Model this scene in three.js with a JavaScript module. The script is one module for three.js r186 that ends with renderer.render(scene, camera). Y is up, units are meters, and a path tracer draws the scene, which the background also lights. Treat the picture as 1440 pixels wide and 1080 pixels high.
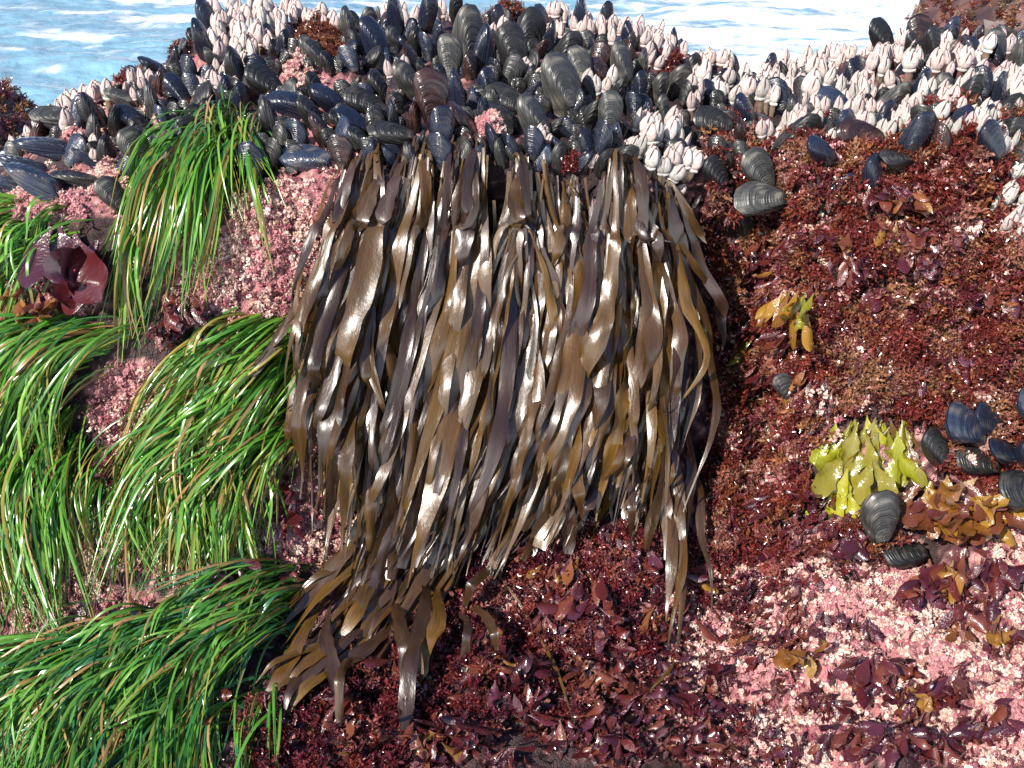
import * as THREE from 'three';
import { ImprovedNoise } from 'three/addons/math/ImprovedNoise.js';
import { mergeGeometries } from 'three/addons/utils/BufferGeometryUtils.js';

// ------------------------------------------------------------------ camera, sky, sun, exposure
const scene = new THREE.Scene();
const renderer = new THREE.WebGLRenderer({ antialias: true });
renderer.toneMapping = THREE.LinearToneMapping;
renderer.toneMappingExposure = 1.72;
renderer.shadowMap.enabled = true;

const CAM_Y = 1.5, PITCH = 25 * Math.PI / 180, FOV = 42;
const camera = new THREE.PerspectiveCamera(FOV, 4 / 3, 0.05, 6000);
camera.position.set(0, CAM_Y, 0);
camera.lookAt(0, CAM_Y - Math.sin(PITCH), -Math.cos(PITCH));
scene.add(camera);

const SUN = new THREE.Vector3(-0.52, 0.58, 0.63).normalize();
{
  const W = 512, H = 256, data = new Float32Array(W * H * 4);
  for (let j = 0; j < H; j++) {
    const el = ((j + 0.5) / H - 0.5) * Math.PI, y = Math.sin(el);
    for (let i = 0; i < W; i++) {
      const az = ((i + 0.5) / W - 0.5) * 2 * Math.PI;
      const dir = new THREE.Vector3(Math.cos(az) * Math.cos(el), y, Math.sin(az) * Math.cos(el));
      const t = Math.pow(1 - Math.max(0, y), 6.5), c = Math.max(0, dir.dot(SUN));
      const halo = 0.35 * Math.pow(c, 6) + 0.8 * Math.pow(c, 60);
      const o = (j * W + i) * 4;
      data[o] = 0.045 + 0.92 * t + halo; data[o + 1] = 0.10 + 0.95 * t + halo * 0.97; data[o + 2] = 0.26 + 0.88 * t + halo * 0.9; data[o + 3] = 1;
    }
  }
  const sky = new THREE.DataTexture(data, W, H, THREE.RGBAFormat, THREE.FloatType);
  sky.mapping = THREE.EquirectangularReflectionMapping; sky.magFilter = sky.minFilter = THREE.LinearFilter; sky.needsUpdate = true;
  scene.background = sky; scene.environment = sky;
}
const sun = new THREE.DirectionalLight(new THREE.Color(1, 0.95, 0.86), 5);
sun.position.copy(SUN).multiplyScalar(8).add(new THREE.Vector3(0, 0.5, -2));
sun.target.position.set(0, 0.6, -2); scene.add(sun, sun.target);
sun.castShadow = true; sun.shadow.mapSize.set(4096, 4096);
Object.assign(sun.shadow.camera, { left: -3, right: 3, top: 3, bottom: -3, near: 0.5, far: 20 });

// ------------------------------------------------------------------ helpers
const V = (x, y, z) => new THREE.Vector3(x, y, z);
function rng(seed) { let a = seed >>> 0; return () => { a = a + 0x6D2B79F5 | 0; let t = Math.imul(a ^ a >>> 15, 1 | a); t = t + Math.imul(t ^ t >>> 7, 61 | t) ^ t; return ((t ^ t >>> 14) >>> 0) / 4294967296; }; }
let R = rng(11);
const rr = (a, b) => a + (b - a) * R();
const pick = (list) => list[Math.floor(R() * list.length)];
const gauss = () => (R() + R() + R() - 1.5) / 1.5;
const clamp = (x, a = 0, b = 1) => Math.min(b, Math.max(a, x));
const smooth = (a, b, x) => { const t = clamp((x - a) / (b - a)); return t * t * (3 - 2 * t); };
const lerp = (a, b, t) => a + (b - a) * t;
const noiser = new ImprovedNoise();
const n3 = (x, y, z) => noiser.noise(x + 31.7, y + 17.3, z + 53.1);
const fbm = (x, y, z, o = 4) => { let s = 0, a = 0.5; for (let i = 0; i < o; i++) { s += a * n3(x, y, z); x = x * 2.03 + 5.1; y = y * 2.03 + 1.7; z = z * 2.03 + 9.2; a *= 0.5; } return s; };
const taken = {};
function numbered(name) { const k = taken[name] = (taken[name] ?? -1) + 1; return k ? name + '_' + String(k).padStart(3, '0') : name; }
function tag(o, label, category, group, kind) {
  o.userData.label = label; o.userData.category = category;
  if (group) o.userData.group = group;
  if (kind) o.userData.kind = kind;
  return o;
}
function top(o, name) { o.name = numbered(name); scene.add(o); return o; }
function mesh(name, geo, mat, parent) { const m = new THREE.Mesh(geo, mat); m.name = name; m.castShadow = m.receiveShadow = true; if (parent) parent.add(m); return m; }
const lin = (r, g, b) => new THREE.Color().setRGB(r, g, b);

// textures --------------------------------------------------------
function dataTex(W, H, fn, srgb = false, wrap = true) {
  const d = new Uint8Array(W * H * 4);
  for (let j = 0; j < H; j++) for (let i = 0; i < W; i++) { const c = fn((i + 0.5) / W, (j + 0.5) / H), o = (j * W + i) * 4; d[o] = clamp(c[0]) * 255; d[o + 1] = clamp(c[1]) * 255; d[o + 2] = clamp(c[2]) * 255; d[o + 3] = 255; }
  const t = new THREE.DataTexture(d, W, H); t.magFilter = THREE.LinearFilter; t.minFilter = THREE.LinearFilter;
  if (wrap) t.wrapS = t.wrapT = THREE.RepeatWrapping;
  if (srgb) t.colorSpace = THREE.SRGBColorSpace;
  t.needsUpdate = true; return t;
}
// tileable noise: a circle in 4D is dear, so blend the edges instead
function tileNoise(u, v, f, z, o) {
  const a = fbm(u * f, v * f, z, o), b = fbm((u - 1) * f, v * f, z, o), c = fbm(u * f, (v - 1) * f, z, o), d = fbm((u - 1) * f, (v - 1) * f, z, o);
  const s = smooth(0.7, 1, u), t = smooth(0.7, 1, v);
  return lerp(lerp(a, b, s), lerp(c, d, s), t);
}

// photograph pixel <-> world --------------------------------------
const FOCAL = 540 / Math.tan(FOV * Math.PI / 360), CP = Math.cos(PITCH), SP = Math.sin(PITCH);
function ray(px, py, d) { const a = (px - 720) / FOCAL, b = (540 - py) / FOCAL, k = d / (CP + b * SP); return V(a * k, CAM_Y + k * (-SP + b * CP), -d); }
function pixel(p) { const y = p.y - CAM_Y, f = -p.z * CP - y * SP, b = (y * CP - p.z * SP) / f; return [720 + FOCAL * p.x / f, 540 - FOCAL * b, f]; }

// ------------------------------------------------------------------ the rock: a patch through points read off the photograph
// column: x in the photograph; then [row, distance] of the crown, of the brow, of the middle and the foot of the face; distance at the lower edge
const COLS = [
  [-700, 520, 3.1, 560, 2.7, 680, 2.4, 820, 2.1, 1.55], [-420, 430, 2.95, 480, 2.5, 620, 2.2, 800, 1.95, 1.45], [-150, 320, 2.75, 370, 2.3, 520, 2.05, 760, 1.8, 1.38],
  [0, 240, 2.65, 292, 2.15, 480, 1.95, 780, 1.7, 1.32], [130, 155, 2.75, 285, 2.08, 470, 1.92, 790, 1.66, 1.30], [290, 62, 3.05, 265, 2.06, 450, 1.93, 790, 1.68, 1.31],
  [440, 44, 3.25, 228, 2.08, 440, 1.97, 790, 1.74, 1.32], [560, 40, 3.35, 216, 2.09, 440, 2.0, 790, 1.78, 1.33], [700, 40, 3.4, 212, 2.09, 440, 2.02, 790, 1.79, 1.34],
  [850, 46, 3.4, 220, 2.09, 440, 2.05, 780, 1.79, 1.34], [940, 78, 3.3, 236, 2.12, 440, 2.10, 760, 1.82, 1.33], [1000, 100, 3.22, 240, 2.18, 440, 2.26, 745, 1.86, 1.33], [1070, 114, 3.13, 238, 2.2, 440, 2.25, 740, 1.83, 1.32],
  [1150, 116, 3.1, 215, 2.16, 430, 2.0, 740, 1.74, 1.31], [1300, 82, 3.2, 215, 2.12, 420, 1.95, 740, 1.72, 1.30], [1440, 76, 3.2, 225, 2.08, 420, 1.92, 740, 1.70, 1.28],
  [1620, 100, 3.2, 240, 2.06, 430, 1.90, 740, 1.68, 1.27], [1900, 160, 3.2, 280, 2.06, 460, 1.90, 760, 1.68, 1.27], [2250, 240, 3.2, 340, 2.1, 520, 1.9, 780, 1.7, 1.3],
];
const GRID = COLS.map(([px, pt, dt, pe, de, pm, dm, pb, db, dbot]) => {
  const low = ray(px, 1250, dbot - 0.22), T = ray(px, pt, dt);
  return [
    V(low.x, -0.35, 0.5), V(low.x, -0.1, -0.35), V(low.x, 0.04, -0.75), low, ray(px, 1080, dbot), ray(px, (1080 + pb) / 2, lerp(dbot, db, 0.54)), ray(px, pb, db),
    ray(px, lerp(pb, pm, 0.5), lerp(db, dm, 0.62)), ray(px, pm, dm), ray(px, lerp(pm, pe, 0.55), lerp(dm, de, 0.35)), ray(px, pe, de),
    ray(px, lerp(pe, pt, 0.47), lerp(de, dt, 0.32)), ray(px, lerp(pe, pt, 0.82), lerp(de, dt, 0.68)), T,
    V(T.x * 1.04, T.y - 0.09, T.z - 0.3), V(T.x * 1.08, T.y - 0.55, T.z - 0.6), V(T.x * 1.1, -0.4, T.z - 0.85),
  ];
});
const NC = COLS.length, NR = GRID[0].length;
function cr(a, b, c, d, t) { const t2 = t * t, t3 = t2 * t; return 0.5 * (2 * b + (c - a) * t + (2 * a - 5 * b + 4 * c - d) * t2 + (3 * b - a - 3 * c + d) * t3); }
function surf(u, w, out = V(0, 0, 0)) {   // u in columns, w in rows
  const i = clamp(Math.floor(u), 0, NC - 2), j = clamp(Math.floor(w), 0, NR - 2), s = u - i, t = w - j, q = [];
  for (let k = -1; k < 3; k++) {
    const col = GRID[clamp(i + k, 0, NC - 1)], P = [-1, 0, 1, 2].map((m) => col[clamp(j + m, 0, NR - 1)]);
    q.push([cr(P[0].x, P[1].x, P[2].x, P[3].x, t), cr(P[0].y, P[1].y, P[2].y, P[3].y, t), cr(P[0].z, P[1].z, P[2].z, P[3].z, t)]);
  }
  return out.set(cr(q[0][0], q[1][0], q[2][0], q[3][0], s), cr(q[0][1], q[1][1], q[2][1], q[3][1], s), cr(q[0][2], q[1][2], q[2][2], q[3][2], s));
}
function relief(p) {   // bumps of the rock and its crust, metres along the normal
  const { x, y, z } = p;
  let h = 0.075 * fbm(x * 2.6, y * 2.6, z * 2.6, 3) + 0.03 * fbm(x * 9, y * 9, z * 9, 3);
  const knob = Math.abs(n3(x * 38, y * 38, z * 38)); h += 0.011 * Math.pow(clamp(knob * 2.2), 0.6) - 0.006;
  h += smooth(0.32, 0.55, x) * 0.05 * (Math.pow(Math.min(1, Math.abs(n3(x * 7, y * 7, z * 7)) * 2.6), 0.7) - 0.5);
  h += 0.0045 * fbm(x * 95, y * 95, z * 95, 2);
  return h;
}
// places: where in the photograph which growth is seen. [x, y, rx, ry, weight]
const ZONES = {
  red: [[1270, 320, 170, 120, 1], [1250, 470, 200, 110, 1.2], [1110, 300, 90, 120, 0.9], [1100, 560, 90, 130, 0.9], [1400, 480, 130, 130, 1], [1060, 680, 90, 90, 0.8], [1020, 220, 40, 40, 0.9], [1150, 225, 60, 40, 0.9], [1300, 225, 80, 40, 0.9], [1420, 240, 60, 50, 0.7],
    [760, 860, 180, 90, 1.1], [640, 960, 140, 90, 1], [880, 780, 90, 60, 0.9], [820, 960, 130, 90, 0.8], [520, 1020, 110, 80, 0.9], [410, 1050, 90, 60, 0.9], [1000, 760, 60, 60, 0.8], [1060, 820, 110, 60, 0.6], [960, 1040, 120, 60, 0.5], [1180, 770, 90, 50, 0.5], [1385, 640, 80, 80, 0.75], [270, 430, 80, 60, 0.5], [330, 400, 70, 40, 0.5], [1100, 960, 60, 40, 0.3]],
  coral: [[400, 310, 80, 60, 1.2], [270, 360, 60, 40, 1], [190, 570, 60, 60, 1.2], [150, 260, 60, 40, 1], [420, 600, 40, 40, 1], [330, 750, 180, 70, 1.1], [440, 780, 60, 60, 1.1], [420, 130, 50, 60, 0.7], [280, 130, 40, 40, 0.8], [150, 190, 50, 40, 0.7], [690, 185, 30, 22, 1.2], [480, 220, 40, 40, 0.9],
    [1010, 900, 110, 110, 1.2], [1130, 860, 130, 90, 1.2], [1240, 800, 60, 60, 1.3], [1290, 900, 110, 80, 1.2], [1400, 960, 110, 130, 1.2], [1180, 1010, 120, 80, 0.9], [1060, 1020, 100, 70, 0.9], [750, 850, 50, 35, 0.8], [640, 930, 25, 20, 0.8], [1430, 780, 50, 80, 0.9], [1330, 400, 60, 25, 0.9], [1090, 680, 40, 30, 0.8], [1190, 500, 30, 30, 0.6], [1080, 400, 30, 40, 0.7], [1250, 270, 60, 40, 0.8], [1340, 310, 50, 40, 0.8], [1200, 470, 36, 30, 0.9], [1400, 330, 40, 30, 0.8], [1120, 620, 40, 30, 0.9],
    [350, 390, 120, 70, 0.9], [60, 800, 90, 90, 0.8], [120, 880, 110, 60, 0.8], [1320, 640, 70, 40, 0.5], [60, 400, 80, 60, 0.7], [80, 280, 70, 40, 0.8], [230, 330, 60, 60, 0.7], [1100, 620, 50, 40, 0.6], [300, 640, 120, 70, 0.6], [500, 1060, 140, 40, 0.4], [1290, 560, 40, 30, 0.5]],
};
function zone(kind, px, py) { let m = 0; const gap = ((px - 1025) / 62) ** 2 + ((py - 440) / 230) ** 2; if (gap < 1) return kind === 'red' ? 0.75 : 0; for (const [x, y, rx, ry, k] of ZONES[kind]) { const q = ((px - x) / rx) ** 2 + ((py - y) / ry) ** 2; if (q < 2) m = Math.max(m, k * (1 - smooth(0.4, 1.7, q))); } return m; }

const NU = 600, NW = 540;
const rockAt = [];   // for picking: base position, normal
{
  const pos = new Float32Array((NU + 1) * (NW + 1) * 3), col = new Float32Array(pos.length), uv = new Float32Array((NU + 1) * (NW + 1) * 2), idx = [];
  const base = new Float32Array(pos.length), nor = new Float32Array(pos.length), a = V(), b = V(), c = V(), p = V(), n = V(), e = 0.02;
  const uOf = (i) => 1 + i / NU * (NC - 3), wOf = (j) => j / NW * (NR - 1.001);
  // more columns where the camera looks
  for (let j = 0; j <= NW; j++) for (let i = 0; i <= NU; i++) {
    const u = uOf(i), w = wOf(j), k = (j * (NU + 1) + i) * 3;
    surf(u, w, p); surf(Math.min(u + e, NC - 1.001), w, a); surf(u, Math.min(w + e, NR - 1.001), b);
    if (w + e > NR - 1.002) { surf(u, w - e, b); b.copy(p.clone().multiplyScalar(2).sub(b)); }
    n.crossVectors(a.sub(p), b.sub(p)).normalize(); if (n.lengthSq() < 0.5) n.set(0, 1, 0);
    base.set([p.x, p.y, p.z], k); nor.set([n.x, n.y, n.z], k);
    const h = relief(p); pos.set([p.x + n.x * h, p.y + n.y * h, p.z + n.z * h], k);
    const [px, py] = pixel(p), f1 = fbm(p.x * 7, p.y * 7, p.z * 7, 4), f2 = fbm(p.x * 45, p.y * 45, p.z * 45, 3), f3 = n3(p.x * 150, p.y * 150, p.z * 150);
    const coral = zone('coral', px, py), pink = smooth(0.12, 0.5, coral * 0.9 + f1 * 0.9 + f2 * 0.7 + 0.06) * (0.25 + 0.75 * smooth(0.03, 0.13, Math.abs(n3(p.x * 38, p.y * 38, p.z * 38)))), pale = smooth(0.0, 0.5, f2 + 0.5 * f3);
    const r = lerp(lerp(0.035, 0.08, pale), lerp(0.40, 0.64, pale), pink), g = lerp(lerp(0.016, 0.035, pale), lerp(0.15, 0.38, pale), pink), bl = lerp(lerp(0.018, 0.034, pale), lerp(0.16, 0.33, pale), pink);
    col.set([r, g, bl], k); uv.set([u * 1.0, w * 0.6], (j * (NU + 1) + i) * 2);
  }
  for (let j = 0; j < NW; j++) for (let i = 0; i < NU; i++) { const k = j * (NU + 1) + i; idx.push(k, k + 1, k + NU + 2, k, k + NU + 2, k + NU + 1); }
  const g = new THREE.BufferGeometry();
  g.setAttribute('position', new THREE.BufferAttribute(pos, 3)); g.setAttribute('color', new THREE.BufferAttribute(col, 3)); g.setAttribute('uv', new THREE.BufferAttribute(uv, 2));
  g.setIndex(idx); g.computeVertexNormals();
  const bump = dataTex(512, 512, (u, v) => { const x = 0.5 + tileNoise(u, v, 14, 2, 4); return [x, x, x]; });
  bump.repeat.set(5, 8);
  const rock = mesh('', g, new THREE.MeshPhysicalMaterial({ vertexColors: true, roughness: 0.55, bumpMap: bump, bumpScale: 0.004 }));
  top(rock, 'shore_rock'); tag(rock, 'wet shore rock crusted with pink and maroon algae', 'rock', null, 'structure');
  Object.assign(rockAt, { base, nor });
}
// pixel -> rock surface: a depth buffer of the smooth patch
const MX0 = -320, MY0 = -60, MS = 3, MW = 700, MH = 520;
const zbuf = new Float32Array(MW * MH).fill(Infinity), mapP = new Float32Array(MW * MH * 3), mapN = new Float32Array(MW * MH * 3);
{
  const { base, nor } = rockAt, N = (NU + 1) * (NW + 1), sx = new Float32Array(N), sy = new Float32Array(N), sd = new Float32Array(N), q = V();
  for (let k = 0; k < N; k++) { q.set(base[k * 3], base[k * 3 + 1], base[k * 3 + 2]); if (q.z > -0.8) { sd[k] = -1; continue; } const [x, y, d] = pixel(q); sx[k] = (x - MX0) / MS; sy[k] = (y - MY0) / MS; sd[k] = d; }
  const tri = (A, B, C) => {
    if (sd[A] < 0 || sd[B] < 0 || sd[C] < 0) return;
    const x0 = Math.max(0, Math.ceil(Math.min(sx[A], sx[B], sx[C]))), x1 = Math.min(MW - 1, Math.floor(Math.max(sx[A], sx[B], sx[C])));
    const y0 = Math.max(0, Math.ceil(Math.min(sy[A], sy[B], sy[C]))), y1 = Math.min(MH - 1, Math.floor(Math.max(sy[A], sy[B], sy[C])));
    const den = (sy[B] - sy[C]) * (sx[A] - sx[C]) + (sx[C] - sx[B]) * (sy[A] - sy[C]); if (Math.abs(den) < 1e-9) return;
    for (let y = y0; y <= y1; y++) for (let x = x0; x <= x1; x++) {
      const a = ((sy[B] - sy[C]) * (x - sx[C]) + (sx[C] - sx[B]) * (y - sy[C])) / den, b = ((sy[C] - sy[A]) * (x - sx[C]) + (sx[A] - sx[C]) * (y - sy[C])) / den, c = 1 - a - b;
      if (a < -1e-4 || b < -1e-4 || c < -1e-4) continue;
      const d = a * sd[A] + b * sd[B] + c * sd[C], k = y * MW + x;
      if (d < zbuf[k]) { zbuf[k] = d; for (let m = 0; m < 3; m++) { mapP[k * 3 + m] = a * base[A * 3 + m] + b * base[B * 3 + m] + c * base[C * 3 + m]; mapN[k * 3 + m] = a * nor[A * 3 + m] + b * nor[B * 3 + m] + c * nor[C * 3 + m]; } }
    }
  };
  for (let j = 0; j < NW; j++) for (let i = 0; i < NU; i++) { const k = j * (NU + 1) + i; tri(k, k + 1, k + NU + 2); tri(k, k + NU + 2, k + NU + 1); }
}
function at(px, py) {   // { p, n, d } on the smooth rock, or null
  const fx = clamp((px - MX0) / MS, 0, MW - 1.001), fy = clamp((py - MY0) / MS, 0, MH - 1.001), x = Math.floor(fx), y = Math.floor(fy), s = fx - x, t = fy - y;
  const p = V(), n = V(); let sum = 0, d = 0;
  for (const [dx, dy, wt] of [[0, 0, (1 - s) * (1 - t)], [1, 0, s * (1 - t)], [0, 1, (1 - s) * t], [1, 1, s * t]]) {
    const k = (y + dy) * MW + x + dx; if (!isFinite(zbuf[k])) continue;
    sum += wt; d += wt * zbuf[k]; p.x += wt * mapP[k * 3]; p.y += wt * mapP[k * 3 + 1]; p.z += wt * mapP[k * 3 + 2]; n.x += wt * mapN[k * 3]; n.y += wt * mapN[k * 3 + 1]; n.z += wt * mapN[k * 3 + 2];
  }
  if (sum < 0.01) return null;
  return { p: p.multiplyScalar(1 / sum), n: n.normalize(), d: d / sum };
}
function on(px, py, lift = 0) { let q = at(px, py); for (let k = 0; !q && k < 60; k++) q = at(px, py += 6); if (!q) return null; q.p.addScaledVector(q.n, relief(q.p) + lift); return q; }
console.log('rock done');

// ------------------------------------------------------------------ the sea
{
  const NA = 300, ND = 420, pos = [], col = [], idx = [], uv = [];
  for (let j = 0; j <= ND; j++) {
    const d = j < ND - 10 ? 2.2 * Math.exp(j / (ND - 10) * Math.log(90 / 2.2)) : 90 * Math.pow(1.45, j - ND + 10);
    for (let i = 0; i <= NA; i++) {
      const x = lerp(-1, 1, i / NA) * d * 1.1, z = -d;
      const w1 = fbm(x * 0.35 + 3, z * 0.8, 1.5, 3), w2 = fbm(x * 1.1, z * 2.4, 7.5, 3), w3 = fbm(x * 3.5, z * 6.5, 4.5, 2), fade = 1 - smooth(40, 140, d);
      const y = (0.30 * w1 + 0.15 * (0.25 - Math.abs(w2)) + 0.04 * w3) * fade - 0.05;
      pos.push(x, y, z);
      const side = smooth(0.02, 0.26, x / d), wash = fbm(x * 0.55 + 9, z * 1.3, 2.2, 4) + 0.35 * fbm(x * 4, z * 8, 3.1, 3);
      const foam = Math.max(smooth(0.02, 0.22, wash + side * 0.34 - 0.06 - 0.0 * d), smooth(0.25, 0.4, wash + 0.5 * smooth(4.5, 3.3, d)));
      col.push(lerp(0.20, 0.82, foam), lerp(0.37, 0.86, foam), lerp(0.47, 0.88, foam)); uv.push(x / 3, z / 3);
    }
  }
  for (let j = 0; j < ND; j++) for (let i = 0; i < NA; i++) { const k = j * (NA + 1) + i; idx.push(k, k + 1, k + NA + 2, k, k + NA + 2, k + NA + 1); }
  const g = new THREE.BufferGeometry(); g.setAttribute('position', new THREE.Float32BufferAttribute(pos, 3)); g.setAttribute('color', new THREE.Float32BufferAttribute(col, 3)); g.setAttribute('uv', new THREE.Float32BufferAttribute(uv, 2)); g.setIndex(idx); g.computeVertexNormals();
  const bump = dataTex(512, 512, (u, v) => { const x = 0.5 + tileNoise(u, v, 12, 5, 5); return [x, x, x]; });
  const sea = mesh('', g, new THREE.MeshPhysicalMaterial({ vertexColors: true, roughness: 0.12, ior: 1.33, bumpMap: bump, bumpScale: 0.03 }));
  top(sea, 'sea_water'); tag(sea, 'rippled blue sea water with white foam', 'water', null, 'structure');
}

// ------------------------------------------------------------------ ribbons (kelp, grass, leaves)
class Rib {
  constructor() { this.pos = []; this.uv = []; this.col = []; this.idx = []; }
  // pts: [{p, n}], width(s), opts: cross sections across, cup, ruffle, twist(s), colour
  add(pts, width, { across = 2, cup = 0, ruffle = 0, freq = 30, phase = 0, twist = () => 0, color = null, thick = 0 } = {}) {
    const L = pts.length, start = this.pos.length / 3; let run = 0; const T = V(), B = V(), N = V(), q = V();
    for (let i = 0; i < L; i++) {
      const s = i / (L - 1); T.copy(pts[Math.min(L - 1, i + 1)].p).sub(pts[Math.max(0, i - 1)].p).normalize();
      N.copy(pts[i].n).addScaledVector(T, -T.dot(pts[i].n)).normalize(); B.crossVectors(T, N);
      const tw = twist(s), c = Math.cos(tw), sn = Math.sin(tw), Bx = B.clone().multiplyScalar(c).addScaledVector(N, sn), Nx = N.clone().multiplyScalar(c).addScaledVector(B, -sn);
      if (i) run += pts[i].p.distanceTo(pts[i - 1].p); const w = width(s);
      for (let k = 0; k <= across; k++) {
        const v = k / across * 2 - 1, off = -cup * w * v * v + ruffle * w * v * v * Math.sin(freq * run + phase + v * 1.3);
        q.copy(pts[i].p).addScaledVector(Bx, v * w * 0.5).addScaledVector(Nx, off); this.pos.push(q.x, q.y, q.z); this.uv.push(v * 0.5 + 0.5, run * 4);
        if (color) { const cc = color(s, v); this.col.push(cc[0], cc[1], cc[2]); }
      }
    }
    const S = across + 1; for (let i = 0; i < L - 1; i++) for (let k = 0; k < across; k++) { const a = start + i * S + k; this.idx.push(a, a + 1, a + S + 1, a, a + S + 1, a + S); }
    return this;
  }
  geo() {
    const g = new THREE.BufferGeometry(); g.setAttribute('position', new THREE.Float32BufferAttribute(this.pos, 3)); g.setAttribute('uv', new THREE.Float32BufferAttribute(this.uv, 2));
    if (this.col.length) g.setAttribute('color', new THREE.Float32BufferAttribute(this.col, 3)); g.setIndex(this.idx); g.computeVertexNormals(); return g;
  }
}
const bez = (a, b, c, s) => (1 - s) * (1 - s) * a + 2 * s * (1 - s) * b + s * s * c;
// points along a path given in the photograph, laid over the rock and lifted off it
function laid(path, lift, n, plumb = 1) {
  const out = []; let last = null;
  for (let i = 0; i < n; i++) { const s = i / (n - 1), [x, y] = path(s); let q = at(x, y); if (!q) { if (!last) { q = on(x, y); if (!q) continue; } else q = { p: last.p.clone(), n: last.n.clone() }; } last = { p: q.p.clone(), n: q.n.clone() }; const up = q.n.clone(); up.x *= plumb; up.normalize(); out.push({ p: q.p.addScaledVector(up, lift(s)), n: up }); }
  for (let pass = 0; pass < 2; pass++) for (let i = 1; i < out.length - 1; i++) { out[i].p.multiplyScalar(0.5).addScaledVector(out[i - 1].p, 0.25).addScaledVector(out[i + 1].p, 0.25); out[i].n.addScaledVector(out[i - 1].n, 0.5).addScaledVector(out[i + 1].n, 0.5).normalize(); }
  return out;
}

// ------------------------------------------------------------------ kelp
const streak = dataTex(128, 512, (u, v) => { const a = 0.78 + 0.5 * fbm(u * 9, v * 3, 3, 3) + 0.25 * fbm(u * 30, v * 60, 9, 2), sp = n3(u * 26, v * 110, 5) > 0.52 ? 0.72 : 1; return [a * sp, a * sp * 0.98, a * sp * 0.95]; });
const kelpBump = dataTex(128, 512, (u, v) => { const a = 0.5 + 0.5 * fbm(u * 5, v * 16, 13, 3) + 0.2 * fbm(u * 22, v * 60, 3, 2); return [a, a, a]; });
const kelpMat = (r, g, b, rough = 0.36) => new THREE.MeshPhysicalMaterial({ color: lin(r, g, b), vertexColors: true, map: streak, bumpMap: kelpBump, bumpScale: 0.0012, roughness: rough, ior: 1.5, clearcoat: 1, clearcoatRoughness: 0.24, transmission: 0.18, thickness: 0, side: THREE.DoubleSide });
const KELP = [kelpMat(0.094, 0.045, 0.011), kelpMat(0.132, 0.064, 0.012), kelpMat(0.060, 0.028, 0.011), kelpMat(0.072, 0.036, 0.024, 0.38), kelpMat(0.19, 0.096, 0.012)];
const kelpPick = () => KELP[[0, 0, 0, 0, 1, 1, 1, 2, 2, 3, 3, 0, 1, 2, 4][Math.floor(R() * 15)]];
const stipeMat = new THREE.MeshPhysicalMaterial({ color: lin(0.07, 0.045, 0.02), roughness: 0.35 });
function kelpBlade(parent, x0, y0, x1, y1, wpx, lift, o = {}) {
  const bend = o.bend ?? rr(-30, 30), span = Math.abs(y1 - y0), sway = rr(1, 6) * Math.min(1, span / 300), k = rr(1.2, 3), ph = rr(0, 6.28), rise = o.rise ?? 10, mx = lerp(x0, x1, 0.45) + bend, l0 = o.l0 ?? rr(0.015, 0.05), tipLift = o.tip ?? lift * rr(0.5, 1);
  const bil = rr(0.004, 0.014) * Math.min(1, span / 250), bk = span / 150 * rr(0.6, 1.4), bp = rr(0, 6.28);
  const pts = laid((s) => [bez(x0, mx, x1, s) + sway * Math.sin(k * 3.14 * s + ph) * smooth(0, 0.3, s) + (o.fan ?? 0) * smooth(0, 0.2, s) * (1 - smooth(0.35, 1, s)), lerp(y0, y1, s) - rise * Math.sin(Math.min(1, s * 4) * Math.PI)], (s) => lerp(lerp(l0, lift * 1.35, lerp(smooth(0, 0.3, s), smooth(0, 0.8, s), 0.65)), tipLift, smooth(0.75, 1, s)) + bil * Math.sin(bk * 6.28 * s + bp + Math.sin(s * 5 + ph)) * smooth(0.05, 0.3, s), 46, 0.3);
  if (pts.length < 8) return;
  const d = 1.95 / FOCAL, W = wpx * d, wide = rr(0.28, 0.6), tw0 = (o.flat ? 0.3 : 1) * rr(-0.6, 0.6), tw1 = (o.flat ? 0.35 : 1) * rr(0.1, 0.75) * Math.min(1, span / 300), tk = rr(0.8, 2.2), tp = rr(0, 6.28), tone = rr(0.8, 1.2);
  const rib = new Rib().add(pts, (s) => W * (0.26 + 0.74 * smooth(0, wide, s)) * (1 - (o.blunt ? 0.45 : 0.9) * smooth(o.blunt ? 0.93 : wide + 0.12, 1, s)) * (1 + 0.10 * Math.sin(s * 17 + ph) + 0.06 * Math.sin(s * 41 + tp)), {
    across: 6, cup: rr(-0.09, 0.12), ruffle: rr(0.03, 0.16), freq: rr(25, 70), phase: ph, twist: (s) => tw0 + tw1 * Math.sin(tk * 3.14 * s + tp),
    color: (s, v) => { const m = tone * (0.85 + 0.35 * n3(s * 9 + ph, v * 2, tone)); return [m, m, m]; },
  });
  mesh('blade', rib.geo(), o.mat ?? kelpPick(), parent);
}
function kelpPlant(hx, hy, label, blades, stipes = 4) {
  const q = on(hx, hy), g = top(new THREE.Group(), 'kelp_plant'); g.position.copy(q.p);
  tag(g, label, 'kelp', 'strap kelp hanging over the rock face');
  const inner = new THREE.Group();
  blades(inner);
  for (let i = 0; i < stipes; i++) {
    const x = hx + rr(-22, 22), y = hy + rr(-12, 14), s = on(x, y, -0.015), e = on(x + rr(-14, 14), y + rr(8, 30), 0.04); if (!s || !e) continue;
    const c = new THREE.QuadraticBezierCurve3(s.p, s.p.clone().lerp(e.p, 0.4).addScaledVector(s.n, 0.045), e.p); mesh('stipe', new THREE.TubeGeometry(c, 8, rr(0.003, 0.005), 6), stipeMat, inner);
  }
  for (const m of [...inner.children]) { m.geometry.translate(-q.p.x, -q.p.y, -q.p.z); g.add(m); }
  return g;
}
R = rng(77);
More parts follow.
